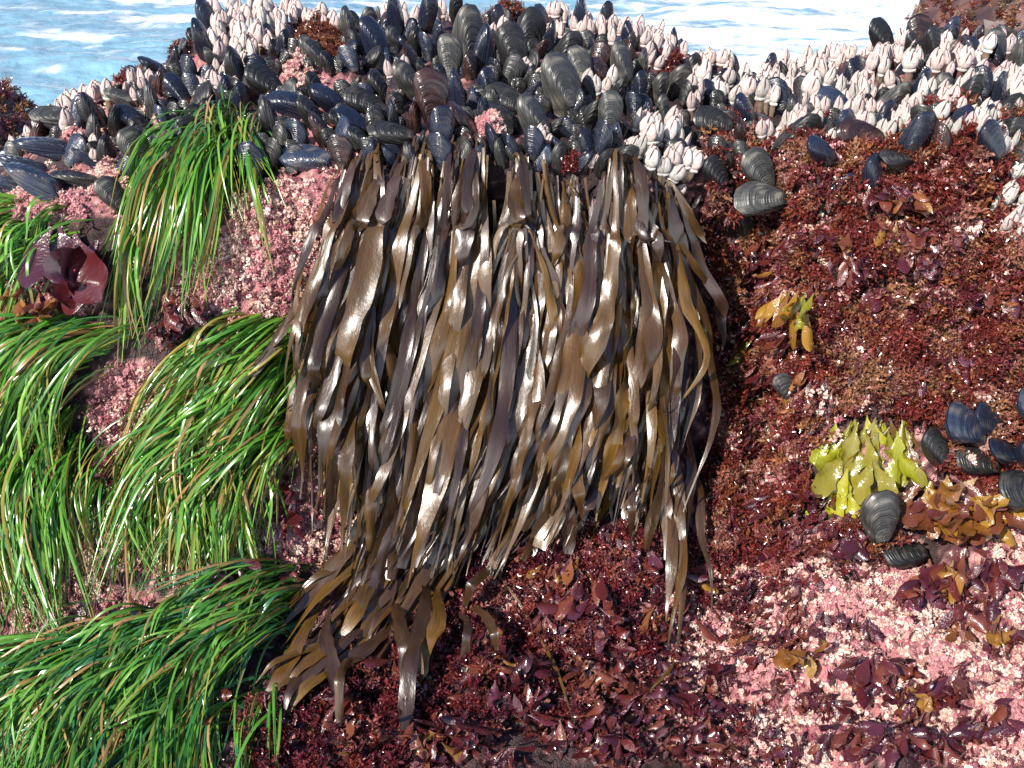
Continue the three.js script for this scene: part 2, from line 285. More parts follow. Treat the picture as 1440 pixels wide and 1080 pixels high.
const curtain = (n, hx, hy, sx, xa, xb, ya, yb, o = {}) => (p) => {
  n = Math.round(n * 1.18);
  for (let i = 0; i < n; i++) {
    const t = (i + 0.5) / n, x0 = hx + gauss() * sx * 0.95 + (t - 0.5) * 34, y0 = Math.max(214, hy + (R() < 0.55 ? rr(-8, 40) : rr(10, 120))), layer = i % 3;
    const ex = lerp(xa, xb, clamp(t + gauss() * 0.12)), ey = rr(ya, yb);
    kelpBlade(p, x0, y0, ex, ey, layer === 0 ? rr(12, 22) : (R() < 0.12 ? rr(30, 44) : rr(10, 26)) * (o.w ?? 1), 0.03 + layer * 0.04 + rr(0, 0.035), { bend: (o.bend ?? 0) + (R() < 0.2 ? rr(-60, 60) : rr(-26, 26)), rise: rr(0, 7), blunt: R() < 0.15, fan: (t - 0.5) * 26 + gauss() * 16 + (o.in ?? 0), ...o.b });
  }
};
const crown = (n, hx, hy, dx) => (p) => { for (let i = 0; i < n; i++) { const x = hx + gauss() * 40, y = Math.max(218, hy + rr(-4, 24)), l = rr(60, 250); kelpBlade(p, x, y, x + (dx + gauss() * 60) * l / 120, y + l, rr(12, 26), rr(0.055, 0.085), { bend: rr(-40, 40), rise: rr(0, 5), l0: rr(0.005, 0.03), tip: rr(0.07, 0.1), mat: KELP[pick([2, 3, 3, 0, 1])] }); } };
const both = (...f) => (p) => { for (const g of f) g(p); };
kelpPlant(530, 232, 'strap kelp draped beside the long surfgrass at the curtain edge, narrow blades', both(curtain(46, 520, 232, 40, 412, 500, 470, 760, { bend: -18, w: 0.85, in: 8 }), crown(10, 520, 226, -40)));
kelpPlant(590, 218, 'strap kelp rooted under the wide dark mussels, long brown blades', both(curtain(44, 590, 218, 36, 455, 580, 620, 830, { bend: -14, in: 4 }), crown(10, 580, 214, -40)));
kelpPlant(662, 208, 'strap kelp rooted beside the pink crust knob, blades sweeping towards the surfgrass', both(curtain(50, 662, 210, 34, 485, 640, 740, 870, { bend: 20 }), crown(10, 655, 206, -30)));
kelpPlant(742, 232, 'strap kelp rooted below the leaning grey mussel, blades tangled mid curtain', both(curtain(46, 742, 232, 32, 560, 710, 730, 850, { bend: 52 }), crown(10, 735, 226, 0)));
kelpPlant(805, 258, 'strap kelp with olive blades rooted below the small red turf tuft', both(curtain(38, 805, 258, 28, 640, 790, 680, 810, { bend: 50 }), crown(9, 805, 250, 0)));
kelpPlant(868, 236, 'strap kelp with broad pale brown blades rooted beside the barnacles', both(curtain(38, 864, 238, 26, 735, 885, 560, 790, { w: 1.15, bend: 20 }), crown(9, 868, 232, 10)));
kelpPlant(928, 264, 'strap kelp hanging straight along the dark shadowed crevice', both(curtain(40, 915, 264, 18, 865, 945, 600, 800, { bend: 12, w: 0.9, in: -8 }), crown(7, 922, 258, 14)));
kelpPlant(525, 350, 'small strap kelp sprouting from the curtain with stubby branched base, shiny narrow blades', curtain(14, 525, 352, 16, 470, 600, 560, 700, { b: { l0: 0.09 }, w: 0.8 }), 5);
kelpPlant(740, 300, 'small strap kelp of pale broad blades over the middle of the curtain', curtain(14, 735, 300, 22, 620, 800, 540, 760, { b: { l0: 0.09 }, w: 1.1 }), 3);
kelpPlant(800, 548, 'young strap kelp forking low in the curtain, purple brown blades', curtain(12, 800, 548, 18, 735, 840, 680, 790, { b: { l0: 0.1 } }), 4);
kelpPlant(866, 556, 'young strap kelp forking low in the curtain, blades with rusty spots', curtain(12, 868, 556, 18, 740, 925, 680, 775, { b: { l0: 0.1 } }), 4);
kelpPlant(600, 700, 'strap kelp trailing down onto the bottom surfgrass, dark tattered blades', (p) => {
  for (let i = 0; i < 60; i++) { const x = 600 + gauss() * 100; kelpBlade(p, x, 700 + gauss() * 70, x - rr(60, 170), rr(850, 980), rr(12, 28), rr(0.02, 0.05), { bend: rr(10, 50), blunt: R() < 0.15, rise: 0, l0: 0.07, tip: rr(0.015, 0.03) }); }
  for (let i = 0; i < 16; i++) kelpBlade(p, 510 + rr(-60, 60), 880 + rr(-30, 40), 395 + rr(-45, 90), rr(980, 1056), rr(12, 24), rr(0.03, 0.06), { mat: KELP[pick([0, 1, 2, 3, 3, 4])], flat: true, rise: 0, l0: 0.04, tip: 0.03, blunt: R() < 0.25 });
  for (const [a, b, c, d, w] of [[600, 800, 572, 1050, 20], [615, 830, 590, 985, 24], [560, 850, 578, 1000, 20], [650, 860, 700, 968, 14], [640, 870, 652, 970, 13], [505, 940, 480, 1045, 12], [690, 800, 650, 880, 16]]) kelpBlade(p, a, b, c, d, w, 0.085, { rise: 0, blunt: true, l0: 0.05, tip: 0.05 });
});
kelpPlant(955, 700, 'thin torn kelp strands dangling over the pink crust below the curtain', (p) => {
  for (const [a, b, c, d, w] of [[925, 560, 938, 930, 22], [920, 580, 933, 900, 17], [935, 600, 948, 955, 14], [940, 620, 992, 885, 13], [915, 570, 945, 850, 16], [935, 560, 958, 790, 18], [905, 560, 925, 800, 20]]) kelpBlade(p, a, b, c, d, w, 0.075, { rise: 0, l0: 0.06, tip: 0.045 });
}, 0);
kelpPlant(740, 830, 'wiry kelp midribs lying over the maroon turf', (p) => { for (const [a, b, c, d] of [[690, 800, 812, 1045], [800, 780, 855, 900], [945, 930, 900, 1000]]) kelpBlade(p, a, b, c, d, 6, 0.035, { rise: 0, bend: 25, mat: KELP[4] }); }, 0);
kelpPlant(410, 440, 'loose kelp blades hanging over the surfgrass', (p) => { for (const [a, b, c, d, w] of [[420, 420, 350, 545, 18], [430, 480, 410, 640, 15], [440, 520, 455, 660, 16], [425, 400, 378, 500, 12]]) kelpBlade(p, a, b, c, d, w, 0.07, { rise: 0 }); }, 0);
console.log('kelp done');

// ------------------------------------------------------------------ surfgrass
const grassMat = (r, g, b) => new THREE.MeshPhysicalMaterial({ color: lin(r, g, b), vertexColors: true, roughness: 0.3, clearcoat: 0.4, clearcoatRoughness: 0.15, transmission: 0.28, thickness: 0, side: THREE.DoubleSide });
const GRASS = grassMat(1, 1, 1);
const MEADOW = [[0.32, 0.18, 0.06], [0.30, 0.26, 0.05], [0.17, 0.33, 0.03], [0.13, 0.29, 0.025], [0.08, 0.24, 0.022], [0.07, 0.22, 0.02], [0.045, 0.18, 0.025], [0.09, 0.26, 0.02], [0.06, 0.21, 0.02], [0.11, 0.28, 0.025]];
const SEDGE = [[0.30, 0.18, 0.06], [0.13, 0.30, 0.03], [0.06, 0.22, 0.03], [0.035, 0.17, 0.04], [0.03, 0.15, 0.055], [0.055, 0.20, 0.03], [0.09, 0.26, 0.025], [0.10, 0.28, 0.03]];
const grassTone = (list) => { const t = pick(list), v = rr(0.8, 1.2); return t.map((c) => c * v); };
function grassTuft(label, hx, hy, n, shown, path, o = {}) {
  const q = on(hx, hy), g = top(new THREE.Group(), 'surfgrass_tuft'); g.position.copy(q.p); tag(g, label, 'surfgrass', 'surfgrass tufts on the rock');
  const blade = (rib, high, wide) => {
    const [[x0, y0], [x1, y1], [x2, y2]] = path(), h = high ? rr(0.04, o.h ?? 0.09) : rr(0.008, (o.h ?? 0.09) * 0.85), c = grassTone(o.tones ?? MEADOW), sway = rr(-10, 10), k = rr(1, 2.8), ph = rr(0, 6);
    const lengthy = rr(0.75, 1.05), brown = R() < 0.25;
    const pts = laid((s) => { s *= lengthy; return [bez(x0, x1, x2, s) + sway * Math.sin(s * 3.14 * k + ph) * s, bez(y0, y1, y2, s)]; }, (s) => 0.004 + h * Math.sin(Math.min(1, s * 1.6) * Math.PI * 0.5) * (1 - 0.45 * smooth(0.6, 1, s)), 15);
    if (pts.length < 5) return;
    const W = (wide ? rr(4, 6) : rr(2.2, 4.4)) * (o.w ?? 1) * 1.8 / FOCAL, t0 = rr(-1, 1), t1 = rr(-1, 1.6);
    rib.add(pts, (s) => W * (1 - 0.75 * smooth(0.7, 1, s)), { across: 2, cup: rr(-0.2, 0.35), twist: (s) => t0 + t1 * s, color: (s) => { const b = brown ? smooth(0.55, 1, s) : 0; return [lerp(c[0], 0.3, b), lerp(c[1], 0.2, b), lerp(c[2], 0.05, b)]; } });
  };
  const locks = []; for (let i = 0; i < Math.max(8, n / 11); i++) locks.push(path());
  const free = path; path = () => { if (R() < 0.22) return free(); const l = pick(locks), jx = gauss() * 12, jy = gauss() * 9, spread = gauss() * 14; return [[l[0][0] + jx * 1.3, l[0][1] + jy * 1.3], [l[1][0] + jx + spread * 0.5, l[1][1] + jy], [l[2][0] + jx * 0.6 + spread, l[2][1] + gauss() * 34]]; };
  const inner = new THREE.Group(), mass = new Rib();
  n = Math.round(n * 1.12); for (let i = 0; i < n; i++) blade(mass, i > n * 0.7, false);
  const m = mesh('grass_mass', mass.geo(), GRASS, inner); m.userData.kind = 'stuff';
  for (let i = 0; i < shown; i++) { const r = new Rib(); blade(r, true, true); if (r.idx.length) mesh('blade', r.geo(), GRASS, inner); }
  for (const c of [...inner.children]) { c.geometry.translate(-q.p.x, -q.p.y, -q.p.z); g.add(c); }
}
R = rng(202);
const stray = (f) => () => { const p = f(); if (R() < 0.27) { p[2] = [p[2][0] + gauss() * 110, p[2][1] + gauss() * 70]; p[1] = [p[1][0] + gauss() * 60, p[1][1] - rr(0, 40)]; } else { p[2][0] += gauss() * 40; p[1][0] += gauss() * 28; p[1][1] += gauss() * 24; const dy = gauss() * 40, dx = gauss() * 24; for (const q of p) { q[0] += dx; q[1] += dy; } } return p; };
grassTuft('bright green surfgrass tuft hanging below the upper mussels', 345, 200, 320, 70, stray(() => { const x = 335 + gauss() * 62, y = 195 + gauss() * 30; return R() < 0.5 ? [[x, y], [x - rr(60, 110), y + rr(10, 40)], [x - rr(90, 160), y + rr(120, 290)]] : [[x, y], [x - rr(-15, 40), y + rr(-35, 25)], [x + rr(-70, 40), y + rr(60, 150)]]; }));
grassTuft('dark green surfgrass tuft below the long blue mussels at the rock end', 40, 330, 420, 60, stray(() => { const x = 25 + gauss() * 120, y = 322 + gauss() * 44; return [[x, y], [x - rr(20, 60), y + rr(-10, 40)], [x - rr(40, 110), y + rr(90, 230)]]; }));
grassTuft('dense surfgrass tuft with bleached tips hanging beside the pink crust hollow', 130, 470, 950, 120, stray(() => { const x = 80 + gauss() * 140, y = 478 + gauss() * 42; return [[x, y], [x - rr(40, 130), y + rr(-30, 40)], [x - rr(50, 170), y + rr(140, 400)]]; }), { h: 0.13 });
grassTuft('long straight surfgrass curtain hanging to the rock foot beside bare pink rock', 40, 640, 480, 80, stray(() => { const x = 30 + gauss() * 130, y = 610 + gauss() * 70; return [[x, y], [x + rr(-40, 20), y + rr(60, 120)], [x + rr(-50, 30), y + rr(190, 310)]]; }), { h: 0.13 });
grassTuft('green and tan surfgrass tuft rooted beside the kelp curtain', 395, 520, 720, 110, stray(() => { const t = R(), x = lerp(440, 320, t) + gauss() * 34, y = lerp(450, 610, R()) + gauss() * 18; return [[x, y], [x - rr(40, 120), y + rr(-10, 50)], [x - rr(60, 200), y + rr(110, 260)]]; }), { h: 0.11 });
grassTuft('short surfgrass fringe hanging over the pink rock shelf', 290, 690, 460, 80, stray(() => { const x = 270 + gauss() * 170, y = 650 + gauss() * 50; return [[x, y], [x - rr(0, 30), y + rr(20, 60)], [x - rr(-10, 40), y + rr(110, 210)]]; }), { h: 0.09, w: 0.9 });
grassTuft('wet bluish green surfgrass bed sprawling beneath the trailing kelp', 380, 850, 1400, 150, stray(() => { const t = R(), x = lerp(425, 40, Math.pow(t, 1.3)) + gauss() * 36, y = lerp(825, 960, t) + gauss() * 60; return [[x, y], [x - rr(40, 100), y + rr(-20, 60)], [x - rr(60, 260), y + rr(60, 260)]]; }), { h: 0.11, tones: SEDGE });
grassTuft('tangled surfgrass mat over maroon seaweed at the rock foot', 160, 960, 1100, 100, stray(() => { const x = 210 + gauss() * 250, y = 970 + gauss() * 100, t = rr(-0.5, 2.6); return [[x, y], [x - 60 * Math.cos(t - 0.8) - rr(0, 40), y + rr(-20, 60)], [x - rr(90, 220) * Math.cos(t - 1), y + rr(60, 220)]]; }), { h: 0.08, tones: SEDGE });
grassTuft('few long pale surfgrass strands hanging over dark red seaweed', 190, 330, 18, 14, () => { const x = 215 + gauss() * 20, y = 300 + gauss() * 20; return [[x, y], [x - rr(15, 40), y + rr(40, 80)], [x - rr(10, 40), y + rr(140, 220)]]; });
console.log('grass done');

// ------------------------------------------------------------------ mussels
const shellBump = dataTex(256, 256, (u, v) => { const w = v + 0.02 * n3(u * 5, v * 6, 2), a = 0.5 + 0.35 * n3(0.5, w * 46, 1.1) + 0.2 * n3(u * 3, w * 110, 4) + 0.14 * n3(u * 40, v * 8, 8); return [a, a, a]; }, false, false);
const shellMat = new THREE.MeshPhysicalMaterial({ vertexColors: true, roughness: 0.27, bumpMap: shellBump, bumpScale: 0.0022, clearcoat: 0.3, clearcoatRoughness: 0.1 });
const wornMat = new THREE.MeshPhysicalMaterial({ vertexColors: true, roughness: 0.42, bumpMap: shellBump, bumpScale: 0.003, clearcoat: 0.25, clearcoatRoughness: 0.3 });
const SHELLS = [
  { word: 'glossy blue-black', main: [0.008, 0.009, 0.014], band: [0.014, 0.019, 0.042], worn: [0.03, 0.027, 0.025], mat: shellMat, ridge: 0.5 },
  { word: 'dark ridged', main: [0.009, 0.009, 0.010], band: [0.022, 0.021, 0.020], worn: [0.06, 0.052, 0.045], mat: wornMat, ridge: 1.5 },
  { word: 'worn grey', main: [0.022, 0.022, 0.023], band: [0.055, 0.054, 0.05], worn: [0.17, 0.155, 0.13], mat: wornMat, ridge: 1 },
  { word: 'brown-banded', main: [0.012, 0.009, 0.010], band: [0.042, 0.017, 0.015], worn: [0.10, 0.05, 0.04], mat: shellMat, ridge: 1 },
  { word: 'pale blue', main: [0.012, 0.017, 0.034], band: [0.03, 0.04, 0.07], worn: [0.11, 0.10, 0.095], mat: shellMat, ridge: 0.8 },
];
function valve(v, sgn, seed) {
  const NA = 32, NB = 22, pos = [], col = [], uv = [], idx = [], curve = 0.04 + 0.05 * ((seed * 7 % 5) / 5), fat = 0.155 + 0.02 * (seed % 3);
  for (let i = 0; i <= NA; i++) {
    const a = Math.pow(i / NA, 0.8);
    for (let j = 0; j <= NB; j++) {
      const ph = j / NB * Math.PI * 2, y0 = Math.pow((1 - Math.cos(ph)) / 2, 0.9), x0 = 0.30 * Math.sin(ph) * (0.30 + 0.82 * Math.pow(y0, 0.85)) + curve * Math.sin(Math.PI * y0);
      const rim = 1 + 0.012 * Math.sin(ph * 9 + seed), X = x0 * a * rim, Y = y0 * a * rim, r = Math.hypot(X, Y);
      const step = (a * 9 + 0.6 * n3(a * 3, seed, 1)) % 1, ridge = v.ridge * 0.016 * (step * step - 0.3) * smooth(0.15, 0.5, a);
      let z = fat * Math.pow(Math.max(0, 1 - Math.pow(a, 2.4)), 0.62) * smooth(0, 0.24, r) + ridge * smooth(1, 0.93, a) + 0.004 * n3(X * 14, Y * 14, seed) * (a < 0.97 ? 1 : 0);
      if (i === NA) z = 0.004;
      pos.push(X + (v.ridge * 0.010 * step) * Math.sign(x0) * (a > 0.3 ? 1 : 0) * (i < NA ? 1 : 0), Y, sgn * z);
      const f = 0.5 + 0.5 * n3(a * 12, seed * 3.3, 0.5) + 0.35 * n3(X * 20, Y * 20, seed), wear = smooth(0.15, 0.5, n3(X * 7 + seed, Y * 7, 3) + 0.55 * smooth(0.5, 0.1, a) + 0.25 * n3(X * 40, Y * 40, 1));
      for (let k = 0; k < 3; k++) col.push(lerp(lerp(v.main[k], v.band[k], clamp(f)), v.worn[k], wear * 0.8));
      uv.push(j / NB, a);
    }
  }
  for (let i = 0; i < NA; i++) for (let j = 0; j < NB; j++) { const k = i * (NB + 1) + j, q = [k, k + 1, k + NB + 2, k, k + NB + 2, k + NB + 1]; idx.push(...(sgn > 0 ? q : [q[0], q[2], q[1], q[3], q[5], q[4]])); }
  const g = new THREE.BufferGeometry(); g.setAttribute('position', new THREE.Float32BufferAttribute(pos, 3)); g.setAttribute('color', new THREE.Float32BufferAttribute(col, 3)); g.setAttribute('uv', new THREE.Float32BufferAttribute(uv, 2)); g.setIndex(idx); g.computeVertexNormals(); return g;
}
const SHELL_PROTO = SHELLS.map((v, k) => [0, 1, 2].map((s) => { const g = new THREE.Group(); mesh('valve', valve(v, 1, k * 3 + s + 1), v.mat, g); mesh('valve', valve(v, -1, k * 3 + s + 1), v.mat, g); return g; }));
const mussels = [];
function mussel(px, py, len, ang, kind, roll, where, opt = {}) {   // centre, length in the photograph, direction of the rounded end, turn about the long axis
  const ca = Math.cos(ang * Math.PI / 180), sa = Math.sin(ang * Math.PI / 180), q = on(px - ca * len * 0.46, py + sa * len * 0.46, opt.lift ?? -0.006); if (!q) return;
  const size = Math.min(len * 1.22, 40 + len * 0.62) * q.d / FOCAL, g = top(SHELL_PROTO[kind][Math.floor(R() * 3)].clone(), 'mussel');
  const Y = V(ca, sa * 0.93, 0).addScaledVector(V(0, 0, 1), (opt.fore ?? rr(-0.25, 0.3))).addScaledVector(q.n, 0.16).normalize(), cam = V(0, CAM_Y, 0).sub(q.p).normalize();
  const Z = cam.addScaledVector(Y, -cam.dot(Y)).normalize().applyAxisAngle(Y, (roll + (opt.turn ?? rr(0, 34))) * Math.PI / 180), X = V().crossVectors(Y, Z);
  g.matrix.makeBasis(X, Y, Z); g.quaternion.setFromRotationMatrix(g.matrix); g.position.copy(q.p); g.scale.set(size * (opt.wide ?? rr(0.88, 1.12)) * (R() < 0.5 ? 1 : 1), size, size * rr(0.9, 1.15)); g.updateMatrix();
  const pose = ang > 135 ? 'toppled seaward-facing' : ang < 50 ? 'toppled' : ang > 112 || ang < 76 ? 'leaning' : 'upright', grade = size > 0.115 ? 'large ' : size < 0.075 ? 'small ' : '', say = grade + SHELLS[kind].word + ' mussel ' + pose.replace(' seaward-facing', ' on its side') + ' ' + where;
  tag(g, say, 'mussel', say.replace('mussel', 'mussels'));
  mussels.push([px, py, len]);
}
R = rng(5);
const W1 = 'on the rock slope above the surfgrass', W2 = 'packed in the mussel bed behind the kelp', W3 = 'among the white barnacles', W4 = 'in the maroon turf below the barnacles', W5 = 'beside the yellow-green seaweed';
const put = (where, list) => { for (const [x, y, l, a, k, roll] of list) mussel(x, y, l * (where === W5 ? 1.4 : where === W4 ? 1.12 : 1), a, k, roll, where, where === W5 || where === W4 ? { lift: 0.022, turn: rr(0, 12), fore: rr(0, 0.35) } : {}); };
put(W1, [[297, 27, 46, 100, 4, 40], [290, 64, 56, 105, 0, 35], [250, 133, 52, 110, 0, 20], [228, 98, 50, 145, 0, 60], [331, 102, 56, 95, 1, 50], [378, 60, 36, 90, 0, 40], [380, 122, 60, 130, 1, 15], [417, 157, 64, 160, 0, 30], [378, 172, 64, 100, 1, 60],
  [218, 154, 54, 95, 2, 50], [195, 207, 64, 105, 2, 10], [258, 196, 68, 70, 1, 20], [88, 175, 60, 170, 2, 30], [141, 172, 54, 100, 1, 50], [180, 154, 40, 150, 2, 20], [77, 214, 70, 175, 4, 65], [44, 236, 60, 160, 4, 60], [62, 272, 72, 150, 4, 50], [112, 248, 64, 170, 1, 40], [163, 275, 54, 110, 2, 10],
  [442, 228, 78, 172, 4, 12], [242, 240, 54, 80, 1, 40], [318, 142, 48, 80, 0, 50], [470, 132, 60, 140, 0, 30], [442, 82, 48, 120, 2, 25], [12, 262, 52, 165, 4, 40], [300, 165, 44, 100, 1, 30], [150, 215, 44, 80, 1, 50], [440, 160, 50, 120, 1, 30]]);
put(W2, [[490, 36, 50, 95, 2, 50], [517, 31, 44, 80, 2, 25], [557, 36, 54, 92, 0, 60], [600, 38, 48, 75, 0, 35], [530, 74, 64, 110, 0, 40], [583, 66, 46, 80, 1, 40], [620, 57, 50, 92, 0, 70], [655, 62, 82, 80, 2, 40], [680, 82, 70, 85, 0, 70], [737, 56, 66, 60, 1, 20], [720, 88, 72, 100, 1, 10], [630, 99, 60, 90, 2, 5], [580, 90, 46, 110, 3, 40],
  [535, 117, 52, 110, 1, 40], [577, 122, 56, 120, 2, 40], [525, 152, 64, 150, 1, 15], [605, 148, 86, 92, 3, 10], [642, 142, 56, 95, 0, 60], [660, 113, 36, 90, 3, 30], [680, 137, 50, 80, 0, 40], [718, 152, 60, 150, 1, 20], [786, 132, 92, 105, 2, 20], [790, 86, 56, 55, 1, 20], [815, 106, 52, 110, 2, 10], [872, 102, 56, 100, 2, 20],
  [752, 172, 66, 115, 2, 45], [708, 174, 60, 150, 1, 30], [562, 192, 66, 165, 1, 20], [617, 193, 66, 80, 0, 20], [652, 178, 60, 120, 3, 40], [851, 168, 62, 85, 2, 10], [825, 168, 52, 50, 1, 30], [862, 132, 52, 60, 1, 40], [900, 97, 46, 85, 2, 50], [790, 206, 40, 120, 0, 40], [826, 207, 46, 100, 0, 30], [866, 217, 54, 30, 1, 30], [770, 62, 46, 75, 0, 60], [800, 72, 40, 60, 1, 40],
  [505, 172, 56, 140, 0, 50], [930, 157, 42, 90, 2, 40], [895, 128, 40, 80, 0, 40], [922, 128, 42, 75, 2, 30], [944, 122, 50, 60, 2, 40], [545, 205, 50, 170, 0, 60], [680, 170, 44, 95, 0, 50], [480, 165, 44, 120, 1, 30], [815, 30, 44, 90, 4, 50], [850, 20, 40, 80, 0, 40], [880, 60, 38, 95, 0, 50], [700, 45, 40, 90, 0, 50], [640, 30, 36, 80, 1, 30], [760, 30, 40, 100, 4, 40]]);
put(W3, [[966, 108, 46, 80, 1, 30], [990, 60, 40, 120, 4, 50], [1116, 168, 46, 95, 1, 40], [1136, 176, 40, 90, 2, 50], [1157, 183, 52, 120, 2, 20], [1195, 112, 50, 90, 0, 20], [1176, 157, 50, 150, 4, 30], [1285, 68, 56, 90, 3, 10], [1238, 78, 50, 120, 1, 30], [1240, 57, 32, 95, 4, 30], [1325, 47, 50, 70, 4, 40], [1390, 76, 46, 90, 2, 40], [1286, 138, 48, 80, 0, 30], [1315, 142, 48, 85, 2, 10], [1342, 168, 52, 60, 1, 30], [1400, 178, 62, 30, 1, 20], [1371, 188, 46, 80, 0, 40], [1246, 152, 52, 40, 2, 20], [1360, 92, 44, 100, 0, 40], [1420, 100, 46, 80, 2, 40], [1300, 95, 44, 95, 1, 50], [1080, 100, 36, 90, 4, 50], [1030, 95, 38, 100, 0, 50], [1150, 92, 36, 90, 4, 50]]);
put(W4, [[1006, 197, 52, 165, 1, 30], [1112, 207, 62, 35, 1, 20], [1081, 242, 56, 110, 2, 25], [1088, 282, 66, 175, 2, 20], [1210, 207, 60, 170, 3, 15], [1153, 237, 46, 140, 0, 50], [1172, 270, 62, 20, 0, 40], [1214, 266, 50, 95, 0, 60], [1252, 247, 46, 170, 1, 50], [1266, 222, 52, 60, 0, 40], [1372, 228, 54, 120, 0, 50], [1115, 547, 44, 110, 2, 15], [1040, 300, 44, 100, 1, 30], [1000, 245, 48, 120, 1, 30]]);
put(W5, [[1332, 592, 76, 140, 4, 40], [1424, 574, 70, 125, 4, 30], [1372, 656, 52, 160, 1, 20], [1428, 640, 66, 110, 0, 40], [1215, 727, 66, 95, 2, 30], [1420, 692, 70, 165, 1, 15], [1275, 776, 54, 170, 1, 25], [1385, 600, 56, 135, 0, 40], [1438, 620, 56, 140, 1, 50], [1400, 640, 46, 150, 0, 50], [1300, 640, 44, 120, 1, 40]]);
// the bed between them
const inBed = (x, y) => y < 232 && y > 12 && !(x > 945 && y < 92 - (x > 1180 ? (x - 1180) * 0.35 : 0)) && !(x < 300 && y < 232 - x * 0.62) && !(x < 420 && y > 262);
for (let tries = 0, made = 0; tries < 6000 && made < 200; tries++) {
  const x = rr(20, 1480), y = rr(18, 235); if (!inBed(x, y)) continue;
  if ((x > 960 && R() < 0.85) || (x < 430 && R() < 0.4)) continue;
  if ([[350, 50, 52, 36], [420, 28, 50, 18], [590, 22, 55, 16], [885, 44, 62, 28], [930, 78, 40, 26], [922, 200, 46, 40], [120, 155, 42, 18], [800, 42, 40, 22], [452, 62, 44, 30], [425, 110, 24, 34], [712, 20, 44, 16]].some(([a, b, c, d]) => ((x - a) / c) ** 2 + ((y - b) / d) ** 2 < 1)) continue;
  const len = lerp(30, 52, clamp(y / 220)) * rr(0.75, 1.1); if (mussels.some((m) => Math.hypot((m[0] - x) * 1.1, m[1] - y) < (m[2] + len) * 0.24)) continue;
  mussel(x, y, len, 90 + gauss() * 85, pick([0, 0, 0, 0, 1, 1, 1, 2, 3, 4]), pick([-1, 1]) * rr(20, 85), x < 440 ? W1 : x < 960 ? W2 : W3); made++;
}
{
  const geo = mergeGeometries([valve(SHELLS[1], 1, 40), valve(SHELLS[1], -1, 40)]), spots = [];
  for (let t = 0; t < 9000 && spots.length < 420; t++) { const x = rr(10, 1480), y = rr(25, 240); if (!inBed(x, y) || (x > 960 && y < 110) || ((x - 380) / 90) ** 2 + ((y - 45) / 40) ** 2 < 1 || ((x - 590) / 60) ** 2 + ((y - 20) / 18) ** 2 < 1) continue; spots.push([x, y]); }
  const im = new THREE.InstancedMesh(geo, shellMat, spots.length), M = new THREE.Matrix4(); let k = 0;
  for (const [x, y] of spots) { const q = on(x, y, -0.012); if (!q) continue; const L = rr(0.045, 0.075), Y = V(gauss() * 0.8, 0.8, gauss() * 0.6).addScaledVector(q.n, 0.3).normalize(), Z = V(gauss(), 0.2, 1); Z.addScaledVector(Y, -Z.dot(Y)).normalize(); M.makeBasis(V().crossVectors(Y, Z), Y, Z).scale(V(L * 1.1, L, L)).setPosition(q.p); im.setMatrixAt(k++, M); }
  im.count = k; top(im, 'young_mussels'); tag(im, 'young dark mussels filling the gaps of the mussel bed', 'mussels', null, 'stuff');
}
console.log('mussels', mussels.length);

// ------------------------------------------------------------------ gooseneck barnacles
const stalkMat = new THREE.MeshPhysicalMaterial({ color: lin(0.17, 0.12, 0.085), roughness: 0.6 }), skinMat = new THREE.MeshPhysicalMaterial({ color: lin(0.10, 0.045, 0.04), roughness: 0.5 });
const plateMap = dataTex(128, 128, (u, v) => { const d = smooth(0.1, 0.4, fbm(u * 5, v * 7, 3, 3) + 0.3 * n3(u * 24, v * 24, 6)), l = 0.92 + 0.16 * n3(u * 18, v * 2, 9); return [lerp(l, 0.55, d), lerp(l, 0.46, d), lerp(l, 0.4, d)]; });
const PLATES = [lin(0.76, 0.71, 0.66), lin(0.72, 0.58, 0.55), lin(0.58, 0.54, 0.50)].map((c) => new THREE.MeshPhysicalMaterial({ color: c, map: plateMap, roughness: 0.45, bumpMap: shellBump, bumpScale: 0.0012 }));
const headR = (v) => Math.pow(Math.sin(Math.PI * clamp(0.14 + 0.86 * v)), 0.8) * (1.08 - 0.30 * v);   // 0 collar .. 1 tip
function patch(NA, NB, f) { const pos = [], uv = [], idx = []; for (let i = 0; i <= NA; i++) for (let j = 0; j <= NB; j++) { pos.push(...f(i / NA, j / NB)); uv.push(i / NA, j / NB); } for (let i = 0; i < NA; i++) for (let j = 0; j < NB; j++) { const k = i * (NB + 1) + j; idx.push(k, k + NB + 2, k + 1, k, k + NB + 1, k + NB + 2); } const g = new THREE.BufferGeometry(); g.setAttribute('position', new THREE.Float32BufferAttribute(pos, 3)); g.setAttribute('uv', new THREE.Float32BufferAttribute(uv, 2)); g.setIndex(idx); g.computeVertexNormals(); return g; }
const headPt = (v, a, grow) => { const r = headR(v) * 0.2 + grow; return [Math.cos(a) * r * 1.12 + 0.05 * v * v, 0.42 + 0.58 * v + grow * 0.6 * v, Math.sin(a) * r * 0.62]; };
const stalkGeo = patch(6, 9, (i, j) => { const a = j * 6.2832, r = lerp(0.10, 0.15, i) * (1 + 0.09 * Math.sin(i * 26)); return [Math.cos(a) * r, i * 0.46, Math.sin(a) * r * 0.75]; });
const skinGeo = patch(8, 10, (i, j) => headPt(i, j * 6.2832, 0));
const plateGeo = (a0, a1, v0, v1) => patch(7, 5, (i, j) => { const v = lerp(v0, v1, i), t = j * 2 - 1, mid = (a0 + a1) / 2, half = (a1 - a0) / 2 * (0.72 + 0.28 * Math.sin(Math.PI * Math.min(1, i * 1.25 + 0.18))), edge = (i === 0 || i === 1 || Math.abs(t) > 0.99); return headPt(v, mid + half * t, edge ? 0.002 : 0.024); });
